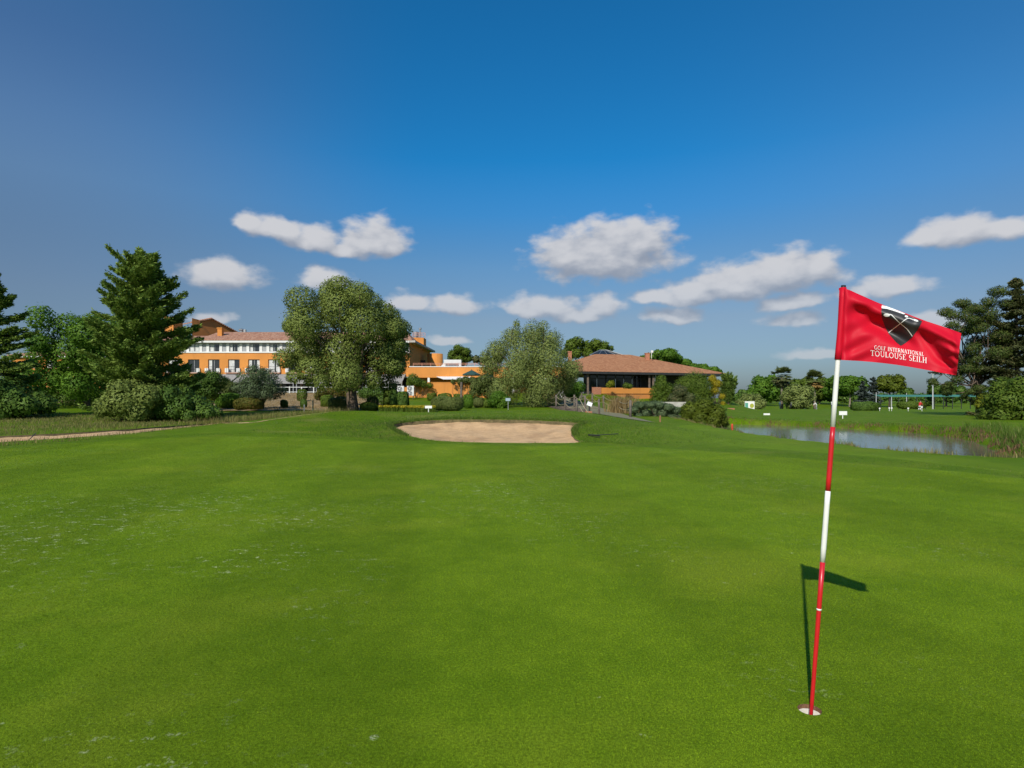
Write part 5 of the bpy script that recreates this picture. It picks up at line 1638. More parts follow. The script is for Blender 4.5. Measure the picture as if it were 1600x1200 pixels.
make_shrub('red_shrub', 'rusty brown shrub beside the orange gate pier', 68, [(770,597,9),(780,606,9),(768,610,9)], 'leaf_red', 2600, .16, 72)
make_shrub('fern_bush', 'bright green feathery bush left of the blue sign', 55, [(778,620,11),(789,626,11),(771,628,9),(783,632,9)], 'leaf_bright', 5000, .15, 73)
make_shrub('climber_plant', 'dark climber spilling over the orange wall above the air conditioners', 79.4, [(645,592,8),(652,597,8),(662,600,6),(672,602,5),(641,599,6)], 'leaf_green', 3600, .17, 74)
make_shrub('wall_creeper', 'yellowish creeper along the top of the retaining wall', 79.5, [(718,595,6),(728,593,6),(738,594,6),(708,596,4)], 'leaf_shrub', 2400, .16, 75)
make_shrub('garden_bush', 'reddish green bush row below the terrace railing behind the big tree', 62, [(506,612,10),(520,611,10),(534,612,10),(498,618,8),(548,614,9)], 'leaf_tips', 5000, .15, 76)
make_shrub('garden_bush', 'dark green shrubs behind the big tree trunk on its right', 60, [(578,612,12),(590,616,12),(568,614,10),(600,624,10)], 'leaf_dark', 5000, .15, 77)
# flower bed
rng = np.random.default_rng(80)
bed = empty('flower_bed', (wx(636, 45), 45, hz(wx(636, 45), 45))); tag(bed, 'long bed of small yellow flowers below the air conditioners', 'flower bed')
def in_bed(n):
    px = 592 + 88 * rng.random(n); Y = 43.6 + 3.0 * rng.random(n)
    x = (px - 800) / FPX * Y
    return np.stack([x, Y, H(x, Y)], 1)
p_ = in_bed(9000) - np.array(bed.location)
o = blades('foliage', p_, .36, .04, 'leaf_green', 81, .5, bed)
p2_ = in_bed(4200) - np.array(bed.location); p2_[:, 2] += .30 + .14 * rng.random(len(p2_))
V, F_ = leaves(p2_, unit(rng.normal(size=p2_.shape) + np.array([0, -.6, .8])), .10, .9, rng)
np_mesh('petals', V, F_, M['leaf_yellow'], bed)

# beside the clubhouse
make_shrub('broom_shrub', 'yellow green shrub row below the clubhouse parapet, left end', 72, [(918,628,9),(932,630,10),(922,637,8)], 'leaf_lime', 4000, .15, 84)
make_shrub('broom_shrub', 'yellow green shrub row below the clubhouse parapet, right end', 72, [(948,627,10),(964,628,10),(955,636,9),(978,629,8)], 'leaf_lime', 5000, .15, 85)
make_shrub('laurel_bush', 'bright leafy bush at the left corner of the clubhouse', 68, [(893,604,11),(904,606,10),(898,616,9),(888,614,8)], 'leaf_bright', 5000, .17, 86)
make_shrub('box_ball', 'round potted box shrub on the clubhouse parapet, left one', 85.2, [(955,599,6.5),(951,602,5)], 'leaf_lime', 1400, .12, 87, zbase=wz(606, 85.2), group='potted shrubs on the clubhouse terrace')
make_shrub('box_ball', 'flat potted box shrub on the clubhouse parapet, right one', 86.2, [(978,602.5,5.5),(984,603,4.5)], 'leaf_green', 1200, .12, 88, zbase=wz(606, 86.2), group='potted shrubs on the clubhouse terrace')
make_shrub('cypress_bush', 'dark rounded cone shaped evergreen at the right end of the clubhouse parapet', 76, [(1033,594,9),(1032,603,12),(1028,614,13),(1041,612,13),(1034,622,14),(1046,624,10),(1022,624,8)], 'leaf_green', 12000, .16, 89)
make_shrub('juniper_bush', 'brownish sprawling juniper between the two big clubhouse shrubs', 70, [(1062,612,12),(1074,622,11),(1056,624,12),(1080,630,8)], 'leaf_spruce', 6000, .18, 90)
make_shrub('round_laurel', 'big rounded dark green shrub in front of the clubhouse eave', 78, [(1085,606,24),(1070,604,18),(1100,606,18),(1086,620,21),(1102,622,16),(1066,620,14)], 'leaf_green', 24000, .15, 91)
make_shrub('golden_shrub', 'bright yellow flowering shrub at the clubhouse right corner', 77, [(1113,593,7),(1119,600,8),(1117,610,7),(1127,620,5),(1129,630,4)], 'leaf_yellow', 3600, .15, 92)
make_conifer('thuja_tree', 'slim dark green thuja at the right end of the clubhouse', 80, 1138, (1138, 592), 15, [(0,.9),(.3,1),(.6,.92),(.85,.65),(1,.15)], 'leaf_conifer', 90, 190, .2, 93, rise=1.1, sag=0, trunk_r=.1, clear=.03)
make_shrub('blue_juniper', 'low spreading blue green juniper beside the path', 46, [(1000,634,8),(1012,632,8),(1026,633,9),(1040,636,9),(1052,642,9),(1030,645,10),(1046,652,9),(1060,654,8),(1008,646,9),(1020,654,8),(1068,659,6),(990,640,7),(996,650,6)], 'leaf_juniper', 22000, .16, 94, elong=.28, shell=.3, squash=.8)
make_shrub('berry_bush', 'broad yellow green leafy bush at the pond corner', 42, [(1078,640,14),(1098,638,15),(1115,646,13),(1088,654,15),(1108,658,13),(1125,655,10),(1072,650,9),(1132,662,7)], 'leaf_berry', 16000, .15, 95)
o = empty('brick_planter', (wx(1138, 70), 70, 0)); tag(o, 'low reddish brick planter wall under the thuja', 'planter')
part(MB().box(wx(1129, 70), wx(1148, 70), 70, 71.5, -.6, wz(638, 70)), 'wall', 'brick', o)
part(MB().box(wx(1120, 70), wx(1128.6, 70), 70.2, 71.2, -.6, wz(639.5, 70)), 'kerb', 'concrete', o)
o = empty('terrace_edging', (wx(1050, 66), 66, .5)); tag(o, 'pale stone edging behind the blue green juniper', 'edging')
part(MB().box(wx(1028, 66), wx(1072, 66), 66, 66.4, .1, wz(628, 66)), 'stone', 'concrete', o)
# dry ornamental grass
rng = np.random.default_rng(97)
o = empty('pampas_grass', gpt(974, 50)); tag(o, 'clump of dry straw coloured grass at the right of the rope fence', 'ornamental grass')
pp = rng.normal(size=(900, 3)) * np.array([.55, .4, 0]); blades('blade', pp, 1.3, .05, 'blade_dry', 98, .5, o)

# ------------------------------------------------------------------ footbridge and rope fence
simple('post_wood', (.13, .105, .085), .9, .3, 4, bmp=.5, bscale=30)
simple('rope', (.40, .34, .21), .9, .2, 30, bmp=.5, bscale=120)
def rope(mb, a, c, sag, r=.022):
    a, c = Vector(a), Vector(c)
    pts = []
    for k in range(9):
        s = k / 8
        p = a.lerp(c, s); p.z -= sag * 4 * s * (1 - s); pts.append(p)
    mb.tube(pts, r, 6)
bridge = empty('footbridge', (3.9, 54, .5)); tag(bridge, 'small arched timber footbridge with rope rails behind the bunker', 'footbridge')
bp = [(901,43.5),(883,48.5),(869,53.5),(856,59),(844,65.5)]
def deckz(Y): return float(np.interp(Y, [42,46,50,55,60,66,70], [.34,.50,.66,.78,.80,.72,.62]))
posts = [Vector((wx(px, Y), Y, deckz(Y))) for px, Y in bp]
dd = MB(); n = 0
for Y in np.arange(42.4, 67, .16):
    xc = float(np.interp(Y, [p.y for p in posts], [p.x for p in posts]))
    MBp = MB().box(xc + .05, xc + 1.55, Y, Y + .145, deckz(Y) - .05, deckz(Y))
    part(MBp, 'plank', 'timber', bridge)
bm_ = []
for s in (0, 1.6):
    mb = MB()
    ys = np.linspace(42.2, 67.2, 26)
    pts = [Vector((float(np.interp(y, [p.y for p in posts], [p.x for p in posts])) + s, y, deckz(y) - .16)) for y in ys]
    for a, c in zip(pts[:-1], pts[1:]): mb.bar(a, c, .12, .34)
    part(mb, 'beam', 'timber', bridge)
for s in (0, 1.6):
    tops = []
    for p in posts:
        q = p + Vector((s, 0, 0))
        part(MB().tube([q + Vector((0, 0, -.35)), q + Vector((0, 0, 1.12))], [.085, .075], 8), 'post', 'post_wood', bridge, True)
        tops.append(q)
    for hgt, sg in ((1.0, .22), (.55, .22)):
        for a, c in zip(tops[:-1], tops[1:]):
            mb = MB(); rope(mb, a + Vector((0, 0, hgt)), c + Vector((0, 0, hgt)), sg)
            part(mb, 'rope', 'rope', bridge, True)
rf = empty('rope_fence', (8.6, 54, .5)); tag(rf, 'wooden post and rope fence along the right side of the path', 'fence')
rp = [gpt(px, Y) for px, Y in ((985,43),(964,51),(943,58),(925.5,64),(909,71))]
for q in rp:
    part(MB().tube([q + Vector((0, 0, -.2)), q + Vector((0, 0, 1.2))], [.10, .085], 8), 'post', 'post_wood', rf, True)
for hgt, sg in ((1.08, .2), (.6, .2)):
    for a, c in zip(rp[:-1], rp[1:]):
        mb = MB(); rope(mb, a + Vector((0, 0, hgt)), c + Vector((0, 0, hgt)), sg)
        part(mb, 'rope', 'rope', rf, True)
rl = empty('rope_barrier', (5.6, 41, .2)); tag(rl, 'low rope running down from the footbridge to the path edge', 'rope')
mb = MB(); rope(mb, W(905, 622, 43.4), W(936, 654, 38.5), .35); part(mb, 'rope', 'rope', rl, True)
mb = MB(); rope(mb, W(905, 634, 43.4), W(926, 652, 39.5), .25); part(mb, 'rope', 'rope', rl, True)
# stone wall pieces beyond the bridge
sw = empty('garden_screen', (wx(865, 76), 76, 1)); tag(sw, 'pale and orange wall pieces with posts seen behind the footbridge', 'wall')
part(MB().box(wx(845, 76), wx(856, 76), 76, 76.3, .8, wz(609, 76)), 'panel', 'brick', sw)
part(MB().box(wx(856.2, 76), wx(869, 76), 76.02, 76.3, .8, wz(617, 76)), 'panel', 'pink_plaster', sw)
part(MB().box(wx(856.2, 76), wx(869, 76), 76.03, 76.29, wz(617, 76) + .002, wz(609, 76)), 'panel', 'orange_plaster', sw)
part(MB().box(wx(870, 76), wx(882, 76), 76.01, 76.3, .8, wz(610, 76)), 'panel', 'concrete', sw)

# ------------------------------------------------------------------ signs and small things
simple('sign_white', (.78, .78, .75), .5, .04, 5)
simple('sign_blue', (.30, .40, .46), .5, .1, 5)
simple('sign_green', (.10, .33, .24), .5, .1, 5)
simple('sign_lime', (.36, .38, .05), .5, .2, 8)
simple('stake_red', (.55, .05, .02), .5, .1, 5)
simple('stake_brown', (.30, .14, .07), .8, .2, 5)
simple('steel_pole', (.45, .46, .46), .5, .1, 5)
def post_sign(label, px, Y, x0, x1, y0, y1, base_y, mat='sign_white', post='sign_white', pr=.025, name='post_sign'):
    b_ = gpt(px, Y)
    o = empty(name, b_); tag(o, label, 'sign')
    MB().tube([(0, .03, -.1), (0, .03, wz(y1, Y) - b_.z + .02)], pr, 8).build('post', M[post], o)
    MB().box(wx(x0, Y) - b_.x, wx(x1, Y) - b_.x, -.015, .0, wz(y1, Y) - b_.z, wz(y0, Y) - b_.z).build('panel', M[mat], o)
    return o
post_sign('white T shaped sign before the yellow flower bed', 669.5, 42.5, 664, 675, 634, 638, 644, pr=.03)
post_sign('small blue grey sign on a post beside the bright fern bush', 794, 49, 790, 797.5, 622, 626.5, 637, 'sign_blue', 'frame_grey')
post_sign('white sign on a short post across the pond', 1317, 47.5, 1311, 1323.5, 642.5, 648.5, 655, pr=.035)
post_sign('low white sign board by the car track beyond the pond', 1198, 58, 1193, 1203, 645.8, 649, 650)
o = empty('information_box', gpt(921, 41.5)); tag(o, 'white slanted information box on dark post at the foot of the bridge', 'sign')
b_ = o.location
zt = wz(633, 41.5) - b_.z
MB().tube([(0, 0, -.1), (0, 0, zt)], .06, 8).build('post', M['dark_metal'], o)
pb = MB().box(-.17, .17, -.06, .06, -.13, .15).build('box', M['sign_white'], o); pb.location = (0, 0, zt + .05); pb.rotation_euler = (R(-18), R(22), 0)
MB().box(-.28, .16, -.15, .15, -.05, .14).build('plinth', M['brick'], o)
o = empty('notice_board', gpt(1172, 84)); tag(o, 'white notice board with green picture before a rounded olive bush', 'notice board')
b_ = o.location; Y = 84
def nb(name, x0, x1, y0, y1, d0, d1, mat): return MB().box(wx(x0, Y) - b_.x, wx(x1, Y) - b_.x, d0, d1, wz(y1, Y) - b_.z, wz(y0, Y) - b_.z).build(name, M[mat], o)
nb('panel', 1164, 1179, 627, 639.5, 0, .12, 'sign_white')
nb('stripe', 1164.3, 1169, 629.5, 639.3, -.01, -.003, 'sign_green')
V, T = blob(0, 0, 3.3, 3.5)
V = np.array([(wx(1174.8 + x, Y) - b_.x, -.012, wz(634 + y, Y) - b_.z) for x, y, _ in V]); np_mesh('round_emblem', V, T, M['sign_lime'], o)
nb('base', 1164.5, 1178.5, 639.9, 644, .01, .11, 'sign_green')
for x in (1165, 1177.5): nb('foot', x, x + 1, 640, 645.5, -.03, .008, 'sign_white')
def stake(label, px, Y, y0, mat, r=.04, name='stake'):
    b_ = gpt(px, Y); o = MB().tube([(0, 0, -.15), (0, 0, wz(y0, Y) - b_.z - .05), (0, 0, wz(y0, Y) - b_.z)], [r, r, r * .4], 8).build(name, M[mat], None, False, b_)
    return tag(o, label, 'stake')
stake('short red hazard stake at the near pond corner', 1144, 33.5, 662, 'stake_red', .055)
stake('brown wooden stake before the blue green juniper', 1031.5, 38, 649, 'stake_brown', .05)
stake('thin dark post in the dry bank left of the big tree', 489, 47, 625.5, 'parasol_green', .05, 'garden_post')
stake('short grey garden lamp post on the dry bank', 475.5, 45, 632, 'zinc', .05, 'garden_lamp')
stake('weathered wooden post standing before the orange wall', 721, 66, 597, 'post_wood', .13, 'wooden_post')
# bunker rakes
def rake(label, head, tail, n_t, up=0.0):
    o = empty('bunker_rake', head); tag(o, label, 'rake', 'bunker rakes')
    h, tl = Vector(head), Vector(tail) - Vector(head)
    d = tl.normalized(); s = Vector((-d.y, d.x, 0)).normalized()
    MB().tube([Vector((0, 0, .03)), tl + Vector((0, 0, .03))], .016, 8).build('handle', M['dark_metal'], o)
    MB().bar(-s * .32 + Vector((0, 0, .035)), s * .32 + Vector((0, 0, .035)), .06, .05).build('head', M['black_plastic'], o)
    for k in range(n_t):
        p = s * (-.3 + .6 * k / (n_t - 1))
        MB().tube([p + Vector((0, 0, .03)), p + Vector((0, 0, -.05))], .008, 5).build('tine', M['black_plastic'], o)
a = ground_at(928, 684); c = ground_at(966, 681)
rake('black bunker rake lying on the grass right of the sand bunker', (a[0], a[1], hz(*a) + .05), (c[0], c[1], hz(*c) + .05), 9)
a = (-17.3, 23.1); c = (-17.0, 25.3)
rake('dark bunker rake propped on the lip of the left bunker', (wx(40, 22.4), 22.4, -.12), (wx(56, 24.4), 24.4, .13), 9)

# ------------------------------------------------------------------ practice ground beyond the pond
simple('awning_green', (.05, .20, .155), .7, .1, 2)
rc_ = empty('range_shelter', (wx(1450, 122), 122, -.6)); tag(rc_, 'long low green roofed driving range shelter on thin posts', 'shelter')
xa, xb = wx(1375, 122), wx(1545, 122); zt, zb = wz(617.5, 122), wz(620.0, 122)
part(MB().add([(xa, 122, zb), (xb, 122, zb), (xb, 124, zt), (xa, 124, zt), (xa, 122, zb + .12), (xb, 122, zb + .12), (xb, 124, zt + .1), (xa, 124, zt + .1)],
     [(0,3,2,1),(4,5,6,7),(0,1,5,4),(1,2,6,5),(2,3,7,6),(3,0,4,7)]), 'roof', 'awning_green', rc_)
for px in np.arange(1377, 1545, 14):
    x = wx(px, 122); part(MB().box(x - .05, x + .05, 122.1, 122.2, -1.6, zb + .02), 'post', 'dark_metal', rc_)
def pole(label, px, Y, y0, r, mat='steel_pole', lamp=False, name='range_post'):
    b_ = gpt(px, Y); o = empty(name, b_); tag(o, label, 'post' if not lamp else 'light pole')
    zt = wz(y0, Y) - b_.z
    MB().tube([(0, 0, -.2), (0, 0, zt)], [r, r * .75], 8).build('pole', M[mat], o)
    if lamp:
        MB().box(-.75, .75, -.06, .06, zt, zt + .1).build('crossarm', M[mat], o)
        for x in (-.55, 0, .55): MB().box(x - .2, x + .2, -.22, .12, zt + .11, zt + .34).build('floodlight', M['dark_metal'], o)
pole('tall pale floodlight pole below the flag tip', 1457.5, 100, 584, .10, 'steel_pole', True, 'floodlight_pole')
pole('pale range post at the left end of the green shelter', 1369, 118, 613, .08, 'steel_pole')
pole('cream range post in front of the green shelter', 1393, 98, 620, .07, 'steel_pole')
pole('pale range post behind the middle of the green shelter', 1416.5, 127, 614, .08, 'steel_pole')
HG = 'practice ground hedges'
make_hedge('range_hedge', 'long dark clipped hedge on the practice ground, left one', 78, 1336, 1380, 628, 643, 'leaf_dark', 6500, .17, 101, 1.6, HG, roundness=.5)
make_hedge('range_hedge', 'smaller clipped hedge on the practice ground, before the green shelter', 96, 1408, 1451, 627.5, 636.5, 'leaf_green', 4500, .2, 102, 1.6, HG, roundness=.5)
for px, Y, y0, lb in ((1374.5, 76, 639, 'white practice flag just right of the long dark hedge'), (1389.5, 75, 638.5, 'white marker post, left of the close pair'), (1393.2, 75, 638.5, 'white marker post, right of the close pair'),
                      (1419, 74, 639, 'lone white marker post left of the red shirted golfer'), (1440.5, 74, 637, 'white marker post just right of the red shirted golfer')):
    b_ = gpt(px, Y); o = empty('marker_post', b_); tag(o, lb, 'marker', 'practice green markers')
    zt = wz(y0, Y) - b_.z
    MB().tube([(0, 0, -.05), (0, 0, zt)], .025, 6).build('stick', M['sign_white'], o)
    MB().box(-.09, .09, -.02, .02, zt + .002, zt + .16).build('head', M['sign_white'], o)

# far trees, each its own
FT = 'trees beyond the driving range'
def far_tree(label, Y, bpx, lobes, leaf, n, size, seed, tr=.25, **k):
    make_tree('distant_tree', label, Y, bpx, lobes, leaf, n, size, .6, tr, seed, group=FT, copies=2, **k)
far_tree('bright green round tree left of the tall palm', 175, 1195, [(1190,598,11),(1202,600,11),(1184,608,12),(1198,612,13),(1210,610,10),(1178,616,8),(1206,592,6)], 'leaf_bright', 5000, .85, 111)
far_tree('green tree between the two palms', 185, 1245, [(1240,603,11),(1255,600,10),(1232,610,10),(1250,612,11),(1262,608,9)], 'leaf_green', 4200, .85, 112)
far_tree('dark green tree directly behind the shorter palm', 190, 1280, [(1272,602,10),(1288,600,10),(1280,612,11),(1294,610,10),(1266,614,9)], 'leaf_green', 4200, .85, 113)
far_tree('green tree just left of the flagstick', 180, 1306, [(1300,598,9),(1312,596,9),(1305,608,11),(1318,608,10)], 'leaf_bright', 4000, .8, 114)
far_tree('bright green tree with pale forked trunk right of the flagstick', 170, 1327, [(1326,596,10),(1339,598,9),(1318,604,9),(1332,606,11),(1345,606,7)], 'leaf_bright', 4200, .75, 115, bark='bark_pale', fork=.7)
far_tree('round bright green tree under the flag middle', 165, 1389, [(1384,595,9),(1396,594,9),(1378,602,9),(1390,604,11),(1402,603,8)], 'leaf_berry', 4200, .7, 116, fork=.7)
far_tree('small dark dome shaped tree far behind the shelter', 230, 1415, [(1412,612,6),(1420,612,6),(1416,616,7)], 'leaf_dark', 1800, 1.0, 117)
far_tree('small dark tree at the far left of the range, beside the clubhouse', 200, 1161, [(1160,613,5),(1166,615,5),(1156,618,5)], 'leaf_dark', 1500, .9, 118)
far_tree('dark tree behind the shelter right of the floodlight pole', 170, 1478, [(1470,608,8),(1482,606,9),(1492,609,8),(1476,615,8)], 'leaf_dark', 3200, .8, 119)
for lb, px, top, half, leaf, sd_, Y in (('blue grey conifer under the flag left end', 1348, 597, 13, 'leaf_blue', 121, 160), ('dark pointed conifer beside the blue grey one', 1364, 590, 12, 'leaf_blue', 122, 165),
                                  ('small dark pointed conifer left of the floodlight pole', 1453, 599, 7, 'leaf_dark', 123, 175)):
    make_conifer('distant_conifer', lb, Y, px, (px, top), half, [(0,1),(.4,.8),(.8,.35),(1,.05)], leaf, 50, 60, .8, sd_, rise=.05, sag=.05, group=FT, trunk_r=.2, elong=.5)
make_tree('far_olive_bush', 'broad grey green olive tree among the golfers', 108, 1244, [(1236,612,10),(1252,610,11),(1228,620,9),(1244,622,13),(1260,621,10),(1238,632,9),(1254,632,9)], 'leaf_grey_olive', 8000, .34, .5, .2, 124, stems=2, shell=.4)
make_tree('far_olive_bush', 'rounded olive bush behind the notice board', 96, 1174, [(1170,623,8),(1180,622,8),(1162,630,8),(1176,632,10),(1186,630,7)], 'leaf_grey_olive', 4500, .3, .5, .15, 125, stems=2, shell=.4)
# row of shrubs and screen hedge below the far trees
rng = np.random.default_rng(130)
far_line = empty('far_hedgerow', (wx(1300, 195), 195, hz(wx(1300, 195), 195))); tag(far_line, 'dark hedgerow along the foot of the far trees', 'hedgerow', kind=None)
pl = [(px, 620 + 2.5 * rng.random(), 5 + 2 * rng.random()) for px in np.arange(1150, 1545, 6)]
lb = px_lobes(pl, 195, Vector(far_line.location), rng, .02, 1, 1.0, .2)
V, F_, _sn = lobe_leaves(lb, 14000, .9, .6, rng, .5)
np_mesh('foliage', V, F_, M['leaf_dark'], far_line)

def palm(label, Y, bpx, top, crown_px, seed, dry):
    rng = np.random.default_rng(seed)
    b_ = gpt(bpx, Y); o = empty('palm_tree', b_); tag(o, label, 'palm tree', 'palms on the practice ground')
    zt = wz(top, Y) - b_.z - crown_px / FPX * Y * .45; r = crown_px / FPX * Y
    MB().tube([(0, 0, -.2), (.03, 0, zt * .3), (-.04, 0, zt * .7), (0, 0, zt)], [.3, .2, .17, .2], 9).build('trunk', M['bark_pale'], o, True)
    for live in (True, False):
        Cs, Ns, As = [], [], []
        for k in range(34 if live else 26):
            az = rng.random() * 6.283
            el = (rng.random() * 1.75 - .4) if live else (-1.35 + rng.random() * 1.0)
            d = np.array([math.cos(az) * math.cos(el), math.sin(az) * math.cos(el), math.sin(el)])
            Lr = r * (.75 + .3 * rng.random())
            n = 26
            hub = np.array([0, 0, zt]) + d * Lr * .55
            lat = unit(np.cross(d, np.array([[0, 0, 1.0]])))[0]
            fa = np.linspace(-1.15, 1.15, n)[:, None]
            al = unit(d * np.cos(fa) + lat * np.sin(fa) + np.array([0, 0, -.25]))
            Cs.append(hub + al * Lr * .25); As.append(al); Ns.append(unit(np.cross(al, lat) + rng.normal(size=(n, 3)) * .3))
        V, F_ = leaves(np.concatenate(Cs), np.concatenate(Ns), Lr * .55, .16, rng, np.concatenate(As))
        np_mesh('fronds' if live else 'dry_fronds', V, F_, M['leaf_palm' if live else ('leaf_palm_dry' if dry else 'leaf_spruce')], o)
palm('taller palm tree with green crown beyond the pond', 112, 1221.5, 579, 19, 131, False)
palm('shorter palm tree with orange brown hanging fronds beyond the pond', 118, 1273, 586, 17, 132, True)

# trees behind the clubhouse and the wing
make_tree('umbrella_pine', 'dark flat topped umbrella pine behind the clubhouse roof', 128, 1040, [(1010,560,8),(1024,555,9),(1040,555,11),(1056,560,10),(1068,566,8),(1034,563,9),(1050,567,9),(1002,562,6)], 'leaf_bright', 9000, .5, .5, .3, 141, shell=.6, squash=.75)
make_tree('umbrella_pine', 'smaller umbrella pine low behind the right end of the clubhouse roof', 125, 1098, [(1086,574,7),(1098,573,7),(1110,577,7),(1120,581,5),(1098,580,8)], 'leaf_bright', 5000, .5, .5, .25, 142, shell=.6, squash=.75)
make_tree('tall_tree', 'row of dark leafy tree tops behind the left of the clubhouse', 135, 915, [(890,540,10),(902,538,9),(915,541,10),(928,540,9),(942,543,9),(950,546,5),(900,552,10),(920,552,10),(936,552,9),(885,552,8)], 'leaf_green', 9000, .5, .5, .3, 143)
make_tree('round_pine', 'small round dark pine behind the terrace wing', 120, 718, [(718,546,9),(707,552,8),(729,552,8),(718,557,11),(706,560,7),(732,560,7),(720,565,9)], 'leaf_green', 7000, .42, .4, .25, 144, shell=.35)
make_shrub('roof_shrub', 'brownish green shrubs at the roof terrace right of the round pine', 118, [(744,562,6),(754,564,6),(764,566,6),(778,560,8)], 'leaf_spruce', 2600, .4, 145)
# ------------------------------------------------------------------ long grass (nobody could count it)
def scatter(n, box, keep, seed):
    rng = np.random.default_rng(seed)
    x = box[0] + (box[1] - box[0]) * rng.random(n); y = box[2] + (box[3] - box[2]) * rng.random(n)
    k = keep(x, y, rng)
    x, y = x[k], y[k]
    return np.stack([x, y, H(x, y) - .01], 1)
def clump(x, y, s, seed):
    return .5 + .5 * np.sin(x * s + seed) * np.sin(y * s * 1.3 + seed * 2.1) + .25 * np.sin(x * s * 2.7 - y * s * 1.9 + seed)
# near bank of the pond
p_ = scatter(46000, (11.4, 14.5, 11, 44), lambda x, y, r: (np.abs(sdpoly(x, y, POND) - .55) < .75) & (r.random(len(x)) < clump(x, y, 1.6, 1)), 201)
tag(blades('pond_grass', p_, .16, .015, 'blade_mixed', 202), 'green and straw grass along the near pond edge', 'grass', kind='stuff')
p_ = scatter(5000, (11.4, 14.2, 13, 48), lambda x, y, r: (np.abs(sdpoly(x, y, POND) - .15) < .5) & (r.random(len(x)) < clump(x, y, .9, 4) ** 2), 203)
tag(blades('pond_reeds', p_, .34, .022, 'blade_green', 204, .5), 'taller green reeds at the pond margin', 'reeds', kind='stuff')
# far bank: rust coloured growth on the cut bank and tall dry grass to the right
p_ = scatter(60000, (13, 27, 18, 50), lambda x, y, r: (np.abs(sdpoly(x, y, POND) - .25) < .5) & ((y > 30) & (x > 13.6) | (x > .66 * y)) & (r.random(len(x)) < clump(x, y, 1.1, 7)), 205)
tag(blades('bank_growth', p_, .20, .03, 'blade_rust', 206, .7), 'rust brown growth hanging on the far pond bank', 'bank plants', kind='stuff')
p_ = scatter(70000, (14, 34, 17, 56), lambda x, y, r: (sdpoly(x, y, POND) > .5) & (sdpoly(x, y, POND) < 1.9) & ((y > 30) & (x > 13.6) | (x > .68 * y)) & (r.random(len(x)) < .25 + .75 * clump(x, y, .7, 3)), 207)
tag(blades('bank_grass', p_, .13, .022, 'blade_green', 208, .5), 'dry mixed grass on top of the far pond bank', 'grass', kind='stuff')
p_ = scatter(30000, (14.2, 26, 14.5, 32), lambda x, y, r: (sdpoly(x, y, POND) > .2) & (x > .74 * y) & (x < y * .95) & (r.random(len(x)) < clump(x, y, 1.2, 5) ** 2), 209)
tag(blades('tall_weeds', p_, .36, .022, 'blade_green', 210, .6), 'tall weeds at the right end of the pond', 'weeds', kind='stuff')
# rough on the mound, round the bunkers and left bank
def rough_keep(x, y, r):
    return (sdpoly(x, y, BUNKER) > .03) & (sdpoly(x, y, GREEN) > .8) & (sdpoly(x, y, SIDE_BUNKER) > .03) & (sdpoly(x, y, POND) > .8)
p_ = scatter(110000, (-11, 9, 21, 38), lambda x, y, r: rough_keep(x, y, r) & (r.random(len(x)) < ss(4.5, .5, np.abs(sdpoly(x, y, BUNKER))) + .12), 211)
tag(blades('mound_rough', p_, .07, .014, 'blade_green', 212, .8), 'short thick grass on the mound round the bunker', 'grass', kind='stuff')
p_ = scatter(90000, (-40, -15, 18, 48), lambda x, y, r: rough_keep(x, y, r) & (x < -15.5 - .0 * y) & (x > -1.02 * y) & (r.random(len(x)) < .2 + .6 * clump(x, y, .45, 2)), 213)
tag(blades('meadow_grass', p_, .16, .018, 'blade_mixed', 214, .6), 'unmown meadow grass behind the left bunker', 'grass', kind='stuff')
p_ = scatter(9000, (-18, -10, 33, 46), lambda x, y, r: np.abs(x + 17.3 - (y - 33) * .42) < .9, 215)
tag(blades('edge_weeds', p_, .4, .02, 'blade_mixed', 216, .5), 'taller weeds along the edge below the conifer', 'weeds', kind='stuff')
p_ = scatter(150000, (-17, 13, 10, 27), lambda x, y, r: (np.abs(sdpoly(x, y, GREEN) - .75) < .75) & (sdpoly(x, y, BUNKER) > .05) & (sdpoly(x, y, SIDE_BUNKER) > .05) & (np.abs(x) < .9 * y), 221)
tag(blades('collar_grass', p_, .028, .012, 'blade_green', 222, .9), 'slightly longer grass collar round the putting green', 'grass', kind='stuff')
p_ = scatter(120000, (-7, 5, 20, 31), lambda x, y, r: (np.abs(sdpoly(x, y, BUNKER) - .12) < .13) & (y > 23.5), 231)
tag(blades('lip_grass', p_, .13, .016, 'blade_green', 232, 1.3), 'longer grass overhanging the bunker lip', 'grass', kind='stuff')
# dry bank below the hotel terrace
p_ = scatter(36000, (-38, -14, 52, 92), lambda x, y, r: (x > -.42 * y - 1) & (x < -.24 * y) & (r.random(len(x)) < .3 + .7 * clump(x, y, .4, 6)), 217)
tag(blades('dry_bank_grass', p_, .2, .045, 'blade_dry', 218, .8), 'dry brown ground cover on the bank below the terrace', 'ground cover', kind='stuff')

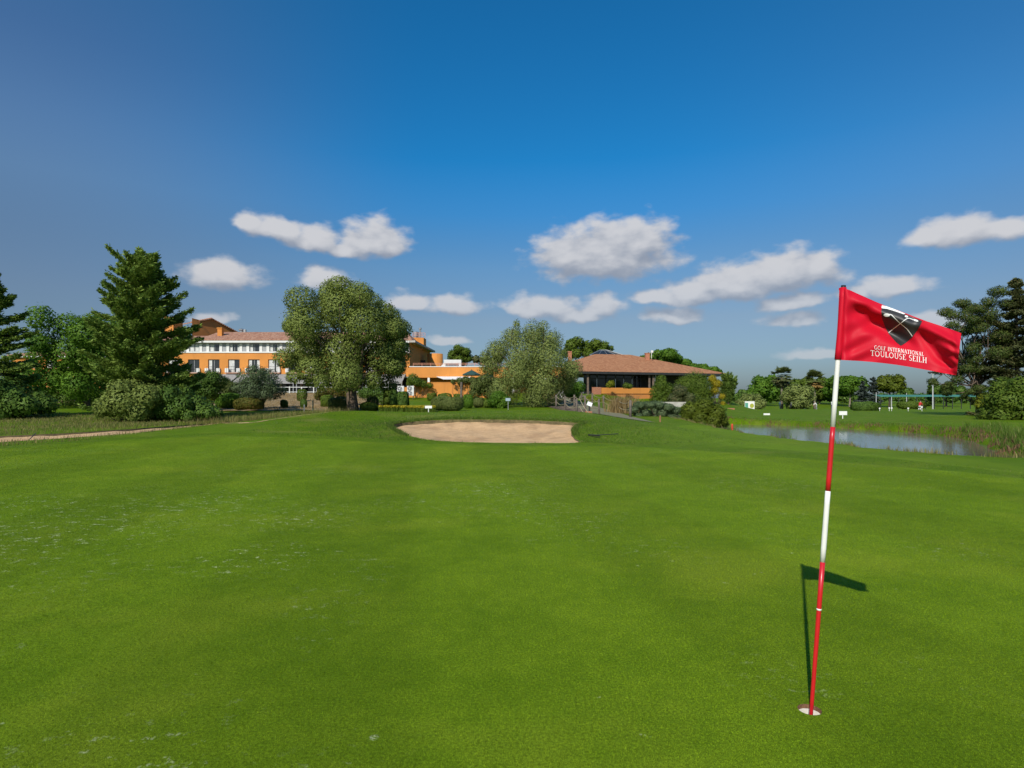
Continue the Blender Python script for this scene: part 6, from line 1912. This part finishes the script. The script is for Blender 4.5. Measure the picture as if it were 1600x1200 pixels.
# ------------------------------------------------------------------ golfers
simple('skin', (.50, .28, .19), .6, .08, 10)
simple('hair', (.06, .04, .025), .8, .2, 20)
simple('cloth_white', (.74, .74, .72), .9, .05, 10)
simple('cloth_grey', (.30, .31, .33), .9, .1, 10)
simple('cloth_pink', (.62, .30, .27), .9, .1, 10)
simple('cloth_red', (.55, .02, .03), .9, .1, 10)
simple('cloth_navy', (.04, .05, .09), .9, .1, 10)
simple('shoe', (.5, .5, .48), .6, .1, 10)
def person(label, px, Y, rz, bend, crouch, shirt, trousers, h=1.74):
    """skinned figure: pelvis root, spine, head, two arms, two legs"""
    s = h / 1.74
    hip = .92 - crouch * .42
    sp = R(bend)
    def up(o_, l): return (o_[0], o_[1] + l * math.sin(sp), o_[2] + l * math.cos(sp))
    pel = (0, 0, hip); wai = up(pel, .17); che = up(pel, .38); nek = up(pel, .53)
    hea = (nek[0], nek[1] + .10 * math.sin(sp * .7), nek[2] + .12); crn = (hea[0], hea[1] + .02, hea[2] + .15)
    J = [pel, wai, che, nek, hea, crn]; r = [.145, .135, .155, .062, .088, .085]; E_ = [(0,1),(1,2),(2,3),(3,4),(4,5)]
    for sd in (-1, 1):
        b0_ = len(J)
        sh = (sd * .19, che[1] + .03 * math.sin(sp), che[2] + .09 * math.cos(sp))
        elb = (sd * .22, sh[1] + .12 + .1 * math.sin(sp), sh[2] - .26); wr = (sd * .08, elb[1] + .16, elb[2] - .17)
        hd = (sd * .05, wr[1] + .05, wr[2] - .08)
        J += [sh, elb, wr, hd]; r += [.068, .048, .036, .038]; E_ += [(2, b0_), (b0_, b0_+1), (b0_+1, b0_+2), (b0_+2, b0_+3)]
    for sd in (-1, 1):
        b0_ = len(J)
        hp = (sd * .10, 0, hip - .06); kn = (sd * .13, .05 + crouch * .34, .5 - crouch * .02); an = (sd * .14, -.02 - crouch * .05, .09); to = (sd * .16, .16 - crouch * .05, .045)
        J += [hp, kn, an, to]; r += [.105, .068, .046, .045]; E_ += [(0, b0_), (b0_, b0_+1), (b0_+1, b0_+2), (b0_+2, b0_+3)]
    me = bpy.data.meshes.new('body'); me.from_pydata([tuple(c * s for c in p) for p in J], E_, [])
    tmp = bpy.data.objects.new('body', me); COL.objects.link(tmp)
    sm = tmp.modifiers.new('skin', 'SKIN')
    for v, rr_ in zip(me.skin_vertices[0].data, r): v.radius = (rr_ * s, rr_ * s)
    me.skin_vertices[0].data[0].use_root = True
    tmp.modifiers.new('sub', 'SUBSURF').levels = 1
    dg = bpy.context.evaluated_depsgraph_get()
    ev = bpy.data.meshes.new_from_object(tmp.evaluated_get(dg))
    bpy.data.objects.remove(tmp, do_unlink=True)
    for mn in (shirt, trousers, 'skin', 'shoe'): ev.materials.append(M[mn])
    npz = nek[2] * s
    for p in ev.polygons:
        c = p.center
        if c.z < .1 * s: p.material_index = 3
        elif c.z < (hip + .03) * s and abs(c.x) < .21 * s and c.y < (.5 * s): p.material_index = 1
        elif c.z > npz - .01: p.material_index = 2
        elif c.y > che[1] * s + .26 * s and c.z < che[2] * s: p.material_index = 2
        else: p.material_index = 0
        p.use_smooth = True
    b_ = gpt(px, Y)
    root = empty('person', b_, rz); tag(root, label, 'person', 'golfers on the practice ground')
    link('body', ev, root)
    hm = MB(); n = 10
    hm.lathe((hea[0] * s, hea[1] * s - .01, hea[2] * s), [(.098 * s, .05 * s), (.102 * s, .1 * s), (.07 * s, .17 * s), (.005, .19 * s)], 12)
    hm.build('hair', M['hair'] if 'cap' not in label else M['cloth_white'], root, True)
    return root, b_, (0, wr[1] * s, wr[2] * s)
person('golfer in white shirt and grey trousers standing before the tall palm', 1219.5, 118, R(20), 8, 0, 'cloth_white', 'cloth_grey')
person('golfer in pink top crouching beside the olive tree', 1257, 112, R(100), 45, .8, 'cloth_pink', 'cloth_navy')
person('golfer bent over in white cap and white shirt right of the shorter palm', 1276, 116, R(80), 40, .1, 'cloth_white', 'cloth_grey')
person('golfer in white shirt half hidden by the flagstick', 1300, 112, R(-60), 15, 0, 'cloth_white', 'cloth_navy')
person('golfer in red shirt and white shorts crouching on the practice green', 1436.5, 86, R(-80), 20, .75, 'cloth_red', 'cloth_white', 1.7)
def golf_bag(label, px, Y, mat):
    b_ = gpt(px, Y); o = empty('golf_bag', b_); tag(o, label, 'golf bag', 'golf bags on the practice ground')
    a = MB().lathe((0, 0, 0), [(.02, 0), (.15, .01), (.16, .45), (.17, .85), (.15, .88)], 12).build('bag', M[mat], o, True); a.rotation_euler = (R(12), R(8), 0)
    for k in range(5):
        x = -.08 + .04 * k
        c = MB().tube([(x, 0, .5), (x * 1.4, .02 * k, 1.12)], .012, 5).box(x * 1.4 - .05, x * 1.4 + .03, .02 * k - .02, .02 * k + .02, 1.1, 1.15).build('club', M['zinc'], o); c.rotation_euler = (R(12), R(8), 0)
golf_bag('black golf bag standing at the foot of the olive tree', 1234.5, 104, 'black_plastic')
golf_bag('white golf bag on the grass beside the crouching golfer', 1251.5, 108, 'cloth_white')
golf_bag('grey golf bag at the left end of the long dark hedge', 1337, 80, 'cloth_grey')
o = tag(MB().lathe((0, 0, 0), [(.001, -.07), (.05, -.05), (.07, 0), (.05, .05), (.001, .07)], 12).build('water_marker', M['sign_white'], None, True, Vector((wx(1261, 43.2), 43.2, -.36))), 'small white ball float at the far pond edge', 'float')
